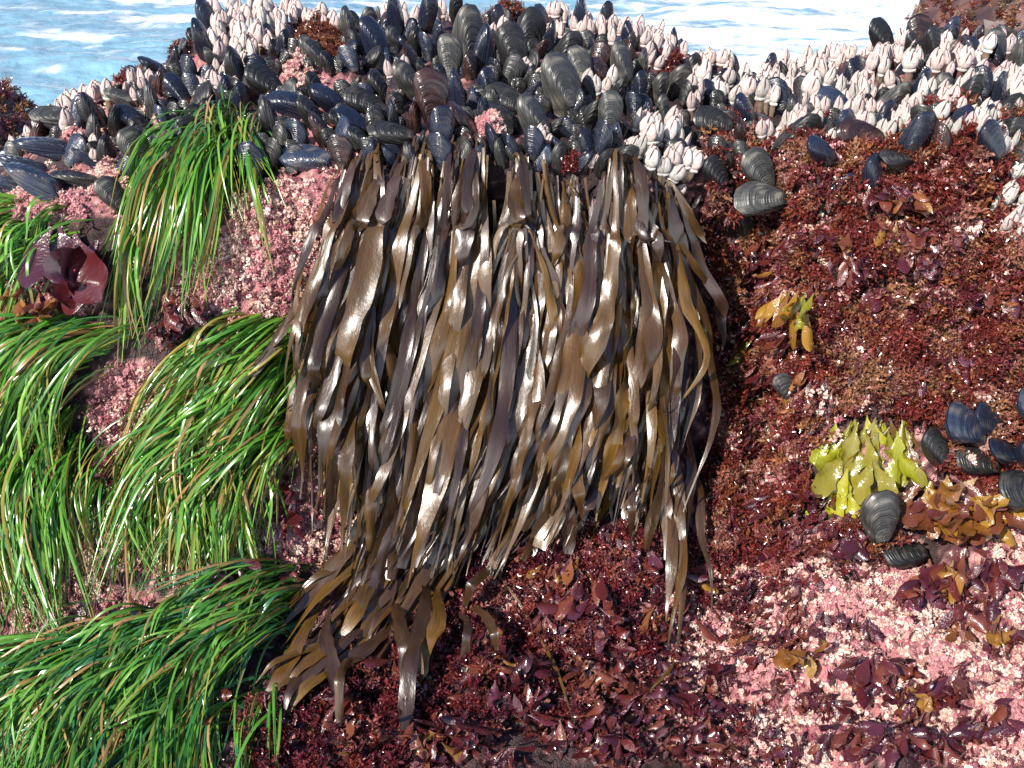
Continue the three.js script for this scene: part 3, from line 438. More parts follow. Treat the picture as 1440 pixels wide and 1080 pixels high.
const plateGeos = [plateGeo(-0.02, 1.82, 0.03, 0.88), plateGeo(1.78, 3.06, 0.05, 1.0), plateGeo(-1.82, 0.02, 0.03, 0.88), plateGeo(-3.06, -1.78, 0.05, 1.0), plateGeo(2.9, 3.4, 0.0, 0.95)];
const scaleGeo = patch(3, 12, (i, j) => { const a = j * 6.2832, r = 0.155 + 0.03 * Math.sin(i * 3.14) + 0.006 * Math.sin(a * 9); return [Math.cos(a) * r * 1.1, 0.36 + i * 0.09, Math.sin(a) * r * 0.72]; });
function barnacleProto(k) { const g = new THREE.Group(); g.userData.k = k; mesh('stalk', stalkGeo, stalkMat, g); mesh('skin', skinGeo, skinMat, g); mesh('collar', scaleGeo, PLATES[k], g); for (const p of plateGeos) mesh('plate', p, PLATES[k], g); return g; }
const BARN = [0, 1, 2].map(barnacleProto);
const barnStuff = [];
// [x, y, rx, ry, count, height in the photograph, where]
const CLUSTERS = [
  [350, 52, 54, 34, 40, 40, 'at the top of the slope beside red turf'], [330, 85, 26, 24, 9, 34, 'at the top of the slope beside red turf'], [420, 30, 56, 18, 24, 36, 'at the top of the slope beside red turf'], [120, 155, 44, 18, 18, 40, 'on the low end of the slope'], [50, 195, 26, 14, 7, 30, 'on the low end of the slope'], [135, 210, 22, 14, 5, 30, 'on the low end of the slope'], [110, 180, 14, 16, 4, 36, 'on the low end of the slope'],
  [590, 26, 56, 14, 22, 36, 'on the crown of the mussel bed'], [650, 22, 26, 12, 8, 28, 'on the crown of the mussel bed'], [800, 42, 40, 24, 16, 34, 'on the crown of the mussel bed'], [880, 40, 60, 24, 24, 32, 'on the crown of the mussel bed'], [930, 75, 40, 26, 16, 32, 'on the crown of the mussel bed'], [745, 112, 18, 14, 4, 40, 'wedged between large mussels'], [845, 118, 22, 14, 4, 40, 'wedged between large mussels'], [760, 195, 14, 10, 3, 36, 'wedged between large mussels'], [820, 225, 20, 8, 3, 30, 'wedged between large mussels'],
  [920, 195, 40, 34, 20, 48, 'in a big-plated clump beside the kelp'], [950, 235, 26, 20, 8, 46, 'in a big-plated clump beside the kelp'], [985, 140, 36, 20, 14, 40, 'in the long barnacle band'], [1010, 115, 50, 20, 24, 36, 'in the long barnacle band'], [1060, 135, 50, 28, 30, 42, 'in the long barnacle band'], [1120, 130, 60, 30, 34, 44, 'in the long barnacle band'], [1180, 140, 40, 30, 18, 42, 'in the long barnacle band'], [1230, 170, 50, 24, 22, 44, 'in the long barnacle band'], [1240, 120, 50, 24, 24, 38, 'in the long barnacle band'], [1300, 105, 60, 20, 24, 36, 'in the long barnacle band'], [1290, 175, 30, 24, 12, 44, 'in the long barnacle band'], [1370, 130, 60, 30, 34, 40, 'in the long barnacle band'], [1425, 150, 30, 30, 16, 44, 'in the long barnacle band'], [1350, 75, 70, 18, 24, 32, 'in the long barnacle band'], [1200, 92, 40, 14, 14, 30, 'in the long barnacle band'], [1100, 100, 70, 12, 24, 30, 'in the long barnacle band'],
  [1420, 285, 26, 40, 9, 44, 'around the turf on the open face'], [1400, 210, 40, 14, 8, 40, 'around the turf on the open face'], [985, 285, 30, 30, 6, 28, 'around the turf on the open face'], [1045, 240, 26, 14, 5, 34, 'around the turf on the open face'], [1090, 195, 30, 10, 6, 36, 'in the long barnacle band'], [1150, 188, 60, 18, 18, 42, 'in the long barnacle band'], [1340, 190, 80, 20, 26, 42, 'in the long barnacle band'], [1428, 215, 30, 30, 14, 44, 'in the long barnacle band'], [1425, 300, 28, 50, 12, 44, 'around the turf on the open face'], [205, 135, 22, 18, 8, 34, 'on the low end of the slope'], [310, 118, 22, 14, 6, 34, 'at the top of the slope beside red turf'], [700, 60, 18, 10, 4, 34, 'wedged between large mussels'], [560, 100, 14, 10, 3, 34, 'wedged between large mussels'],
];
R = rng(909);
const BAND = 'in the long barnacle band';
{
  const spots = [];
  for (const [cx, cy, rx, ry, n, h, where] of CLUSTERS) for (let i = 0, tries = 0; i < n * 1.35 && tries < n * 12; tries++) {
    const a = rr(0, 6.283), r = Math.sqrt(R()), x = cx + Math.cos(a) * rx * r, y = cy + Math.sin(a) * ry * r, hh = h * rr(0.75, 1.15);
    if (spots.some((s) => Math.hypot((s.x - x) * 1.2, s.y - y) < hh * 0.21)) continue;
    if (mussels.some((m) => Math.hypot(m[0] - x, m[1] - y) < m[2] * 0.26)) continue;
    spots.push({ x, y: y + hh * 0.4, h: hh, where }); i++;
  }
  spots.sort((a, b) => b.h - a.h);
  console.log('barnacles', spots.length);
  spots.forEach((s, i) => {
    const q = on(s.x, s.y, -0.004); if (!q) return; const size = s.h * 1.12 * q.d / FOCAL;
    const Y = V(gauss() * 0.55, 1, gauss() * 0.45 + 0.15).addScaledVector(q.n, 0.35).normalize(), Z = V(gauss() * 0.8, 0, 1), g = i < 300 ? BARN[Math.floor(R() * 3)].clone() : new THREE.Object3D();
    Z.addScaledVector(Y, -Z.dot(Y)).normalize(); if (R() < 0.3) Z.applyAxisAngle(Y, rr(-1.4, 1.4)); const X = V().crossVectors(Y, Z), fat = rr(0.6, 1.02);
    const M = new THREE.Matrix4().makeBasis(X, Y, Z); g.quaternion.setFromRotationMatrix(M); g.position.copy(q.p); g.scale.set(size * fat * (R() < 0.5 ? 1 : 1), size, size * fat);
    if (i < 300) { top(g, 'gooseneck_barnacle'); const k = g.userData.k, w = s.where !== BAND ? s.where : s.x < 1040 ? 'at the crevice end of the barnacle band' : s.x < 1190 ? 'on the barnacle band crest' : s.x < 1330 ? 'around the band brown mussel' : 'below the boulder in the barnacle band', lean = Y.x > 0.16 ? 'leaning seawards' : Y.x < -0.16 ? 'leaning over' : 'upright', say = (size > 0.062 ? 'tall ' : size < 0.048 ? 'short ' : '') + ['chalk white', 'pinkish white', 'greyish white'][k] + ' stalked barnacle ' + lean + ' ' + w;
      delete g.userData.k; tag(g, say, 'barnacle', say.replace('barnacle', 'barnacles')); }
    else { g.updateMatrix(); barnStuff.push(g.matrix.clone()); }
  });
  if (barnStuff.length) {
    const inst = (geo, mat, name, label) => { const im = new THREE.InstancedMesh(geo, mat, barnStuff.length); barnStuff.forEach((m, i) => im.setMatrixAt(i, m)); top(im, name); tag(im, label, 'barnacles', null, 'stuff'); };
    inst(mergeGeometries([...plateGeos, scaleGeo]), PLATES[1], 'barnacle_plates', 'crowded small white barnacle plates between the larger barnacles');
    inst(mergeGeometries([stalkGeo, skinGeo]), skinMat, 'barnacle_stalks', 'brown stalks of the crowded small barnacles');
  }
}
console.log('barnacles done');

// ------------------------------------------------------------------ small leaves and leafy seaweeds
function leafGeo(seed, o = {}) {   // along +y from the base, face +z, length 1
  const rnd = rng(seed), rib = new Rib(), r2 = (a, b) => a + (b - a) * rnd(), L = o.seg ?? 10;
  const branch = (bx, by, bz, ang, len, wid, curl, side, tw) => { const pts = []; let x = bx, y = by, z = bz, tilt = 0, a = ang; for (let i = 0; i <= L; i++) { pts.push({ p: V(x, y, z), n: V(0, Math.sin(-tilt) * -1, Math.cos(tilt)) }); tilt += curl / L * (0.5 + i / L); a += side / L; x += Math.sin(a) * len / L * Math.cos(tilt); y += Math.cos(a) * len / L * Math.cos(tilt); z += -Math.sin(tilt) * len / L * -1; } const wk = r2(0.45, 0.7), ph = r2(0, 6), wav = r2(0, 0.14); rib.add(pts, (s) => wid * (0.12 + 0.88 * smooth(0, wk, s)) * (o.blunt ? 1 - 0.4 * smooth(0.88, 1, s) : Math.sqrt(Math.max(0.02, 1 - Math.pow(smooth(wk, 1.02, s), 2.2)))) * (1 + (o.blunt ? 0.12 : 0) * Math.sin(s * 23 + ph) + wav * Math.sin(s * 14 + ph)), { across: o.across ?? 4, cup: r2(-0.25, 0.35), ruffle: (o.blunt ? 1.6 : 1) * r2(0.03, 0.16), freq: r2(5, 14) * (o.blunt ? 1.5 : 1), phase: ph, twist: (s) => tw * s }); return pts[L].p; };
  if (o.fork) { const mid = branch(0, 0, 0, 0, 0.45, o.w * 0.55, r2(-0.3, 0.3), r2(-0.2, 0.2), 0); for (const s of [-1, 1]) branch(mid.x, mid.y - 0.12, mid.z, s * r2(0.2, 0.5), r2(0.5, 0.65), o.w * r2(0.6, 0.9), r2(-0.5, 0.9), s * r2(-0.3, 0.3), r2(-0.6, 0.6)); } else branch(0, 0, 0, r2(-0.15, 0.15), 1, o.w, r2(-0.6, 1.3), r2(-0.6, 0.6), r2(-0.8, 0.8));
  return rib.geo();
}
const OVAL = [0, 1, 2, 3, 4, 5, 6, 7].map((k) => leafGeo(300 + k, { w: 0.34 + 0.05 * (k % 4) })), STRAP = [0, 1, 2, 3, 4].map((k) => leafGeo(400 + k, { w: 0.22 + 0.04 * (k % 3) })), FORK = [0, 1, 2, 3, 4, 5].map((k) => leafGeo(500 + k, { w: 0.24 + 0.04 * (k % 3), fork: true, blunt: true }));
const BROAD = [0, 1, 2, 3, 4].map((k) => leafGeo(600 + k, { w: 0.55 + 0.06 * (k % 3), seg: 18, across: 8 }));
const leafBump = dataTex(128, 128, (u, v) => { const a = 0.5 + tileNoise(u, v, 6, 3, 3); return [a, a, a]; });
const leafMat = (r, g, b, tr = 0.16, rough = 0.24) => new THREE.MeshPhysicalMaterial({ color: lin(r, g, b), roughness: rough, clearcoat: 1, clearcoatRoughness: 0.1, transmission: tr, thickness: 0, bumpMap: leafBump, bumpScale: 0.0008, side: THREE.DoubleSide });
const MAROON = [leafMat(0.07, 0.010, 0.013), leafMat(0.10, 0.017, 0.015), leafMat(0.05, 0.009, 0.016), leafMat(0.14, 0.034, 0.02), leafMat(0.085, 0.018, 0.03)];
const RUST = [leafMat(0.24, 0.08, 0.03, 0.3), leafMat(0.19, 0.06, 0.035, 0.3), leafMat(0.30, 0.14, 0.03, 0.3)];
const LIME = [leafMat(0.30, 0.30, 0.015, 0.32), leafMat(0.22, 0.20, 0.015, 0.32), leafMat(0.38, 0.35, 0.02, 0.32), leafMat(0.15, 0.085, 0.03, 0.3), leafMat(0.24, 0.2, 0.02, 0.3)];
const AMBER = [leafMat(0.22, 0.085, 0.014, 0.35), leafMat(0.15, 0.045, 0.02, 0.3), leafMat(0.33, 0.17, 0.02, 0.35), leafMat(0.12, 0.03, 0.026, 0.3), leafMat(0.17, 0.055, 0.018, 0.3)];
const DOWN = V(0, -1, 0);
function tuft(name, label, category, group, px, py, n, rx, ry, len, geos, mats, o = {}) {   // leaves from several roots round a point, hanging; len in photograph pixels
  const c = on(px, py); if (!c) return; const g = top(new THREE.Group(), name); g.position.copy(c.p); tag(g, label, category, group);
  for (let i = 0; i < n; i++) {
    const q = on(px + gauss() * rx, py + gauss() * ry, rr(0.004, 0.03) + (o.lift ?? 0.02)); if (!q) continue;
    const L = len * rr(0.6, 1.2) * q.d / FOCAL, m = mesh(o.part ?? 'blade', pick(geos), pick(mats), g);
    const Y = DOWN.clone().multiplyScalar(o.hang ?? 0.7).addScaledVector(q.n, rr(0.2, 0.8) * (o.out ?? 1)).add(V(gauss() * (o.fan ?? 0.7), gauss() * 0.35, gauss() * 0.2)).normalize();
    const Z = q.n.clone().add(V(gauss() * 0.7, gauss() * 0.4, gauss() * 0.4)); Z.addScaledVector(Y, -Z.dot(Y)).normalize(); const X = V().crossVectors(Y, Z);
    m.quaternion.setFromRotationMatrix(new THREE.Matrix4().makeBasis(X, Y, Z)); m.position.copy(q.p).sub(c.p); m.scale.set(L * (o.wide ?? 1), L, L);
  }
  return g;
}
R = rng(404);
tuft('yellow_green_seaweed', 'yellow-green flat forked seaweed clump hanging beside a blue mussel', 'seaweed', null, 1228, 600, 40, 68, 26, 100, FORK, LIME, { out: 0.6, fan: 0.6, hang: 1, lift: 0.022 });
tuft('yellow_green_seaweed', 'single bright lime seaweed frond trailing below the yellow-green clump', 'seaweed', null, 1182, 668, 7, 16, 14, 100, FORK, LIME.slice(0, 3), { out: 0.6, fan: 0.35, hang: 1, wide: 1.1, lift: 0.035 });
tuft('amber_seaweed', 'amber brown rosette of rounded seaweed blades above pink crust', 'seaweed', null, 1328, 694, 60, 70, 24, 76, FORK.concat(FORK, OVAL.slice(0, 3)), AMBER, { out: 1, fan: 1.2, wide: 1.2, lift: 0.03 });
tuft('olive_seaweed', 'few olive yellow seaweed blades hanging beside the shadowed crevice', 'seaweed', null, 1150, 420, 16, 18, 44, 56, STRAP.concat(OVAL.slice(0, 2)), [AMBER[2], AMBER[0], LIME[1]], { out: 0.8, lift: 0.045 });
tuft('olive_seaweed', 'olive yellow seaweed sprig low on the crevice edge', 'seaweed', null, 1080, 480, 6, 10, 22, 44, STRAP, LIME.slice(1), { out: 0.7, lift: 0.045 });
tuft('amber_seaweed', 'pair of shiny amber bladders resting in maroon blades', 'seaweed', null, 1138, 945, 5, 12, 10, 44, OVAL, AMBER.slice(0, 3), { out: 1.2, wide: 1.5, lift: 0.035 });
tuft('amber_seaweed', 'golden seaweed scrap at the foot of the long blue mussels', 'seaweed', null, 18, 262, 8, 20, 8, 36, STRAP, AMBER, { out: 0.8 });
tuft('purple_seaweed', 'large folded dark purple seaweed blade between surfgrass tufts', 'seaweed', null, 125, 345, 12, 42, 24, 92, BROAD, [MAROON[2], MAROON[4], MAROON[0]], { out: 0.6, fan: 0.7, lift: 0.03 });
tuft('purple_seaweed', 'dark plum seaweed blades under the bladed mussel slope', 'seaweed', null, 490, 185, 9, 24, 10, 34, OVAL, [MAROON[4], MAROON[1]], { out: 0.8 });
const TUFTS = [
  [270, 425, 34, 44, 30, 38, 'on the rock face between surfgrass tufts'], [310, 470, 24, 36, 22, 34, 'on the rock face between surfgrass tufts'], [240, 460, 16, 26, 22, 34, 'on the rock face between surfgrass tufts'],
  [1245, 320, 16, 30, 20, 44, 'under the barnacle band'], [1200, 360, 16, 36, 20, 36, 'under the barnacle band'], [1230, 400, 14, 16, 16, 44, 'under the barnacle band'], [1330, 330, 14, 34, 24, 30, 'under the barnacle band'], [1110, 400, 16, 24, 34, 32, 'along the shadowed crevice'], [1130, 470, 14, 24, 30, 34, 'along the shadowed crevice'], [1100, 520, 10, 20, 20, 34, 'along the shadowed crevice'],
  [1150, 690, 22, 40, 24, 42, 'below the yellow-green clump'], [1090, 720, 22, 40, 24, 34, 'below the yellow-green clump'], [1180, 760, 18, 30, 24, 40, 'below the yellow-green clump'], [1000, 730, 16, 34, 24, 32, 'below the yellow-green clump'],
  [1330, 800, 34, 50, 22, 50, 'below the amber rosette'], [1360, 850, 24, 40, 22, 46, 'below the amber rosette'], [1290, 830, 18, 34, 20, 42, 'below the amber rosette'], [1390, 800, 18, 24, 22, 44, 'below the amber rosette'],
  [1220, 960, 30, 46, 26, 44, 'growing over pink crust'], [1280, 1000, 34, 50, 28, 46, 'growing over pink crust'], [1240, 1060, 26, 50, 20, 44, 'growing over pink crust'], [1330, 980, 20, 36, 24, 40, 'growing over pink crust'], [1160, 990, 16, 34, 20, 36, 'growing over pink crust'], [1060, 910, 14, 40, 16, 34, 'growing over pink crust'], [1320, 1060, 16, 40, 20, 44, 'growing over pink crust'], [1100, 1060, 14, 40, 16, 36, 'growing over pink crust'],
  [900, 990, 30, 50, 30, 44, 'at the rock foot beneath the kelp curtain'], [820, 1030, 30, 50, 26, 46, 'at the rock foot beneath the kelp curtain'], [730, 1010, 30, 54, 28, 46, 'at the rock foot beneath the kelp curtain'], [650, 1050, 26, 54, 24, 48, 'at the rock foot beneath the kelp curtain'], [960, 1050, 24, 44, 20, 40, 'at the rock foot beneath the kelp curtain'], [560, 1040, 24, 50, 24, 40, 'at the rock foot beneath the kelp curtain'], [480, 1070, 20, 40, 20, 40, 'at the rock foot beneath the kelp curtain'],
  [860, 900, 26, 60, 30, 34, 'at the rock foot beneath the kelp curtain'], [780, 880, 20, 50, 26, 32, 'at the rock foot beneath the kelp curtain'], [900, 800, 22, 44, 22, 34, 'at the rock foot beneath the kelp curtain'], [800, 800, 16, 40, 16, 34, 'at the rock foot beneath the kelp curtain'], [700, 900, 16, 40, 20, 30, 'at the rock foot beneath the kelp curtain'], [950, 960, 18, 26, 26, 40, 'at the rock foot beneath the kelp curtain'],
];
for (const [x, y, n, rx, ry] of [[600, 1060, 26, 60, 20], [690, 970, 26, 60, 26], [860, 1060, 30, 60, 20], [840, 960, 26, 60, 26], [760, 950, 24, 60, 26], [930, 880, 22, 40, 30], [560, 960, 20, 50, 30], [960, 820, 18, 40, 26], [820, 850, 22, 60, 26], [1000, 1010, 18, 40, 30], [1020, 1070, 18, 50, 16], [700, 1075, 26, 60, 14], [470, 1010, 18, 50, 26]]) TUFTS.push([x, y, n, rx, ry, rr(36, 54), 'at the rock foot beneath the kelp curtain']);
for (const [x, y, n, rx, ry] of [[1230, 290, 20, 50, 24], [1290, 350, 20, 50, 24], [1180, 330, 18, 40, 30], [1100, 340, 18, 36, 34], [1080, 450, 18, 30, 40], [1150, 540, 18, 40, 30], [1390, 400, 16, 50, 24], [1070, 620, 20, 40, 34], [1330, 500, 14, 60, 20]]) TUFTS.push([x, y, n, rx, ry, rr(28, 40), 'scattered in the open face turf']);
for (const [x, y, n, rx, ry] of [[1010, 960, 18, 40, 26], [1130, 900, 16, 50, 20], [1400, 900, 18, 40, 30], [1390, 1040, 22, 50, 26], [1200, 880, 16, 40, 20], [1170, 1050, 20, 50, 20], [1060, 840, 20, 50, 20]]) TUFTS.push([x, y, n, rx, ry, rr(28, 42), 'growing over pink crust']);
for (const [x, y, n, rx, ry] of [[60, 420, 26, 60, 30], [170, 640, 16, 30, 40], [330, 800, 22, 90, 30], [150, 860, 22, 80, 30], [80, 980, 26, 90, 40], [250, 1010, 26, 90, 40], [400, 700, 14, 30, 60]]) TUFTS.push([x, y, n, rx, ry, rr(32, 46), 'showing between surfgrass blades']);
for (const [x, y, n, rx, ry, len, where] of TUFTS) tuft('maroon_seaweed', (n > 27 ? 'thick ' : n < 18 ? 'sparse ' : '') + 'glossy maroon ' + (len > 44 ? 'broad-leaved' : len > 38 ? 'leafy' : 'small-leaved') + ' seaweed ' + where, 'seaweed', 'maroon seaweed ' + where, x, y, n, rx, ry, len, OVAL.concat(STRAP), R() < 0.75 ? MAROON : MAROON.concat(RUST), {});
tuft('rust_seaweed', 'rust brown seaweed blades hanging under the barnacle band', 'seaweed', null, 1255, 285, 14, 40, 16, 44, OVAL.concat(STRAP), RUST, {});
tuft('rust_seaweed', 'tan seaweed blades below the amber rosette tips', 'seaweed', null, 1345, 895, 14, 24, 12, 36, OVAL, RUST, {});

// ------------------------------------------------------------------ turf: countless sprigs and knobs
function sprig(seed) {   // a bushy sprig 1 high: thin twigs that end in beads
  const rnd = rng(seed), r2 = (a, b) => a + (b - a) * rnd(), parts = [];
  const twig = (a, b, r) => { const d = b.clone().sub(a), g = new THREE.CylinderGeometry(r * 0.7, r, d.length(), 3, 1, true); g.applyQuaternion(new THREE.Quaternion().setFromUnitVectors(V(0, 1, 0), d.clone().normalize())); const m = a.clone().add(b).multiplyScalar(0.5); g.translate(m.x, m.y, m.z); parts.push(g.toNonIndexed()); };
  const flake = (b, d, l, w) => { const side = V(r2(-1, 1), r2(-1, 1), r2(-1, 1)).cross(d).normalize(), nn = d.clone().cross(side), m = b.clone().addScaledVector(d, l * 0.55), t = b.clone().addScaledVector(d, l).addScaledVector(nn, l * r2(-0.3, 0.3)), A = m.clone().addScaledVector(side, w / 2).addScaledVector(nn, w * 0.3), B = m.clone().addScaledVector(side, -w / 2).addScaledVector(nn, w * 0.3), g = new THREE.BufferGeometry(), P = []; for (const q of [b, A, m, b, m, B, A, t, m, m, t, B]) P.push(q.x, q.y, q.z); g.setAttribute('position', new THREE.Float32BufferAttribute(P, 3)); g.computeVertexNormals(); parts.push(g); };
  for (let i = 0; i < 7; i++) { const a = V(0, 0, 0), az = r2(0, 6.28), t = r2(0.2, 1.0), b = V(Math.cos(az) * t * 0.5, r2(0.25, 0.7), Math.sin(az) * t * 0.5); twig(a, b, 0.04); for (let k = 0; k < 5; k++) flake(a.clone().lerp(b, r2(0.4, 1)), V(r2(-1, 1), r2(-0.2, 1.2), r2(-1, 1)).normalize(), r2(0.16, 0.42), r2(0.08, 0.2)); }
  return mergeGeometries(parts.map((g) => { g = g.index ? g.toNonIndexed() : g; g.deleteAttribute('uv'); return g; }));
}
function knob(seed, n = 5) {   // a cluster of rounded coralline segments, 1 across
  const rnd = rng(seed), r2 = (a, b) => a + (b - a) * rnd(), parts = [];
  for (let i = 0; i < n; i++) { const g = new THREE.IcosahedronGeometry(r2(0.12, 0.26), 1), P = g.attributes.position; g.deleteAttribute('uv'); for (let m = 0; m < P.count; m++) { const k = 1 + 0.55 * n3(P.getX(m) * 9 + seed + i, P.getY(m) * 9, P.getZ(m) * 9); P.setXYZ(m, P.getX(m) * k, P.getY(m) * k, P.getZ(m) * k); } g.computeVertexNormals(); g.scale(1.2, r2(0.4, 1.1), 1); g.rotateX(r2(-0.9, 0.9)); g.rotateZ(r2(-0.9, 0.9)); g.translate(r2(-0.35, 0.35), r2(0, 0.35), r2(-0.35, 0.35)); parts.push(g); }
  for (let i = 0; i < 9; i++) { const g = new THREE.CylinderGeometry(r2(0.04, 0.07), r2(0.02, 0.05), r2(0.25, 0.6), 4, 1).toNonIndexed(); g.deleteAttribute('uv'); g.translate(0, 0.25, 0); g.rotateX(r2(-1.1, 1.1)); g.rotateZ(r2(-1.1, 1.1)); g.translate(r2(-0.4, 0.4), r2(0, 0.25), r2(-0.4, 0.4)); parts.push(g); }
  return mergeGeometries(parts.map((g) => g.index ? g.toNonIndexed() : g));
}
const SPRIGS = [1, 2, 3].map((s) => sprig(s * 17)), KNOBS = [1, 2, 3].map((s) => knob(s * 29));
const turfMat = new THREE.MeshPhysicalMaterial({ color: 0xffffff, roughness: 0.24, clearcoat: 0.5, clearcoatRoughness: 0.1 }), coralMat = new THREE.MeshPhysicalMaterial({ color: 0xffffff, roughness: 0.5 });
function scatter(name, label, category, geo, mat, spots, tones, size) {   // spots: list of [x, y, k]
  const list = spots.map((s) => ({ q: on(s[0], s[1], -0.003), s })).filter((e) => e.q); if (!list.length) return;
  const im = new THREE.InstancedMesh(geo, mat, list.length), M = new THREE.Matrix4(), Q = new THREE.Quaternion(), Q2 = new THREE.Quaternion(), c = new THREE.Color();
  list.forEach(({ q, s }, i) => {
    const k = rr(size[0], size[1]), up = q.n.clone().add(V(gauss() * 0.5, gauss() * 0.5, gauss() * 0.5)).normalize();
    Q.setFromUnitVectors(V(0, 1, 0), up).multiply(Q2.setFromAxisAngle(V(0, 1, 0), rr(0, 6.283))); M.compose(q.p.addScaledVector(q.n, s[2] ?? 0), Q, V(k, k * rr(0.7, 1.3), k)); im.setMatrixAt(i, M);
    const t = tones[Math.floor(clamp(0.5 + 1.3 * n3(q.p.x * 11, q.p.y * 11, q.p.z * 11) + rr(-0.28, 0.28), 0, 0.999) * tones.length)], v = rr(0.7, 1.3); im.setColorAt(i, c.setRGB(Math.min(0.9, t[0] * v), Math.min(0.9, t[1] * v), Math.min(0.9, t[2] * v)));
  });
  top(im, name); tag(im, label, category, null, 'stuff'); im.castShadow = im.receiveShadow = true;
}
const RED = [[0.13, 0.020, 0.016], [0.16, 0.032, 0.022], [0.09, 0.015, 0.016], [0.20, 0.062, 0.036], [0.10, 0.018, 0.024], [0.22, 0.085, 0.065]], RUSTY = [[0.14, 0.032, 0.015], [0.11, 0.023, 0.015], [0.19, 0.066, 0.028], [0.085, 0.017, 0.014], [0.22, 0.10, 0.05]], PLUM = [[0.09, 0.012, 0.018], [0.13, 0.018, 0.018], [0.06, 0.010, 0.018], [0.17, 0.03, 0.022], [0.2, 0.06, 0.05]];
const PINK = [[0.46, 0.20, 0.21], [0.60, 0.36, 0.32], [0.68, 0.53, 0.45], [0.30, 0.09, 0.11], [0.54, 0.32, 0.25], [0.17, 0.045, 0.06], [0.64, 0.44, 0.38]];
R = rng(515);
const field = (kind, n, x0, x1, y0, y1, thr, seed) => { const out = []; for (let t = 0; out.length < n && t < n * 12; t++) { const x = rr(x0, x1), y = rr(y0, y1), m = zone(kind, x, y); if (m <= 0) continue; const q = n3(x * 0.022, y * 0.022, seed) * 0.9 + 0.5 * n3(x * 0.06, y * 0.06, seed + 4); if (m + q > thr + R() * 0.25) out.push([x, y, Math.max(0, q + 0.1) * (kind === 'red' ? 0.05 : 0.022)]); } return out; };
const blob = (cx, cy, rx, ry, n, hump) => { const out = []; for (let i = 0; i < n; i++) { const a = rr(0, 6.283), r = Math.sqrt(R()); out.push([cx + Math.cos(a) * rx * r, cy + Math.sin(a) * ry * r, hump * (1 - r * r)]); } return out; };
SPRIGS.forEach((g, k) => {
  scatter('red_turf', ['rusty red bushy algal turf on the open rock face', 'brick red bushy algal turf on the open rock face, twiggy', 'fine bushy algal turf on the open rock face'][k], 'algae turf', g, turfMat, field('red', 2100, 985, 1500, 190, 800, 0.66, 3 + k * 7), k ? RED : RUSTY, [0.016, 0.046]);
  scatter('plum_turf', ['plum red bushy turf at the rock foot below the kelp', 'wine red twiggy turf at the rock foot below the kelp', 'maroon turf at the rock foot'][k], 'algae turf', g, turfMat, field('red', 650, 330, 1200, 720, 1100, 0.78, 13 + k * 7), PLUM, [0.014, 0.036]);
});
for (const [x, y, rx, ry, hump, label, tones] of [
  [452, 62, 44, 32, 0.05, 'round rusty turf mound beside white barnacles on the slope', RUSTY], [712, 20, 46, 18, 0.06, 'rusty turf mound on the crown of the mussel bed', RUSTY], [190, 112, 24, 22, 0.04, 'small dark red turf mound at the slope skyline', RED], [505, 185, 30, 18, 0.01, 'plum turf patch above the kelp beside mussels', PLUM], [795, 228, 26, 12, 0.02, 'small red turf tuft in front of the small mussels', RED], [940, 100, 16, 12, 0.02, 'tiny red turf tuft at the mussel bed end', RED], [1060, 130, 18, 10, 0.02, 'tiny rusty turf tuft among barnacles', RUSTY], [1030, 200, 26, 24, 0.03, 'red turf mound at the start of the barnacle band', RED], [1160, 218, 40, 22, 0.03, 'red turf mound under a lying brown mussel', RED], [1310, 222, 50, 24, 0.03, 'wide rusty turf mound under the barnacle band', RUSTY], [300, 30, 16, 8, 0.01, 'scrap of brown turf on the slope skyline', RUSTY], [255, 55, 14, 12, 0.02, 'orange brown turf scrap beside a tall mussel', RUSTY], [1430, 230, 30, 24, 0.02, 'olive red turf mound beside two white barnacles', RUSTY],
]) scatter('turf_mound', label, 'algae turf', SPRIGS[Math.floor(R() * 3)], turfMat, blob(x, y, rx, ry, Math.round(rx * ry * 0.42) + 60, hump), tones, [0.014, 0.028]);
function leafField(name, label, geo, mat, spots, size) {   // countless small blades
  const im = new THREE.InstancedMesh(geo, mat, spots.length), M = new THREE.Matrix4(); let k = 0;
  for (const [x, y, h] of spots) { const q = on(x, y, h * 0.6 + rr(0, 0.012)); if (!q) continue; const L = rr(size[0], size[1]), Y = V(gauss() * 0.8, -0.6 + gauss() * 0.4, gauss() * 0.3).addScaledVector(q.n, rr(0.1, 0.8)).normalize(), Z = q.n.clone().add(V(gauss() * 0.8, gauss() * 0.6, gauss() * 0.5)); Z.addScaledVector(Y, -Z.dot(Y)).normalize(); M.makeBasis(V().crossVectors(Y, Z), Y, Z).scale(V(L, L, L)).setPosition(q.p); im.setMatrixAt(k++, M); }
  im.count = k; top(im, name); tag(im, label, 'seaweed', null, 'stuff');
}
[['dark maroon', 0, 0], ['wine red', 1, 3], ['purple brown', 2, 5], ['rusty maroon', 3, 6], ['mauve', 4, 2]].forEach(([word, m, g], k) => {
  leafField('small_maroon_blades', word + ' small seaweed blades carpeting the rock foot under the kelp', OVAL[g], MAROON[m], field('red', 760, 330, 1200, 720, 1110, 0.25, 70 + k * 5), [0.016, 0.038]);
  leafField('small_red_blades', word + ' small seaweed blades scattered through the open face turf', OVAL[(g + 3) % 8], MAROON[m], field('red', 260, 985, 1500, 200, 800, 0.5, 90 + k * 5), [0.014, 0.034]);
});
leafField('small_crust_blades', 'small maroon blades sprouting from the pink crust', STRAP[1], MAROON[1], field('coral', 800, 940, 1500, 700, 1110, 0.3, 120), [0.012, 0.03]);
leafField('small_crust_blades', 'small dark blades sprouting on pink crust between surfgrass', STRAP[2], MAROON[0], field('coral', 420, 0, 500, 250, 960, 0.3, 125), [0.012, 0.03]);
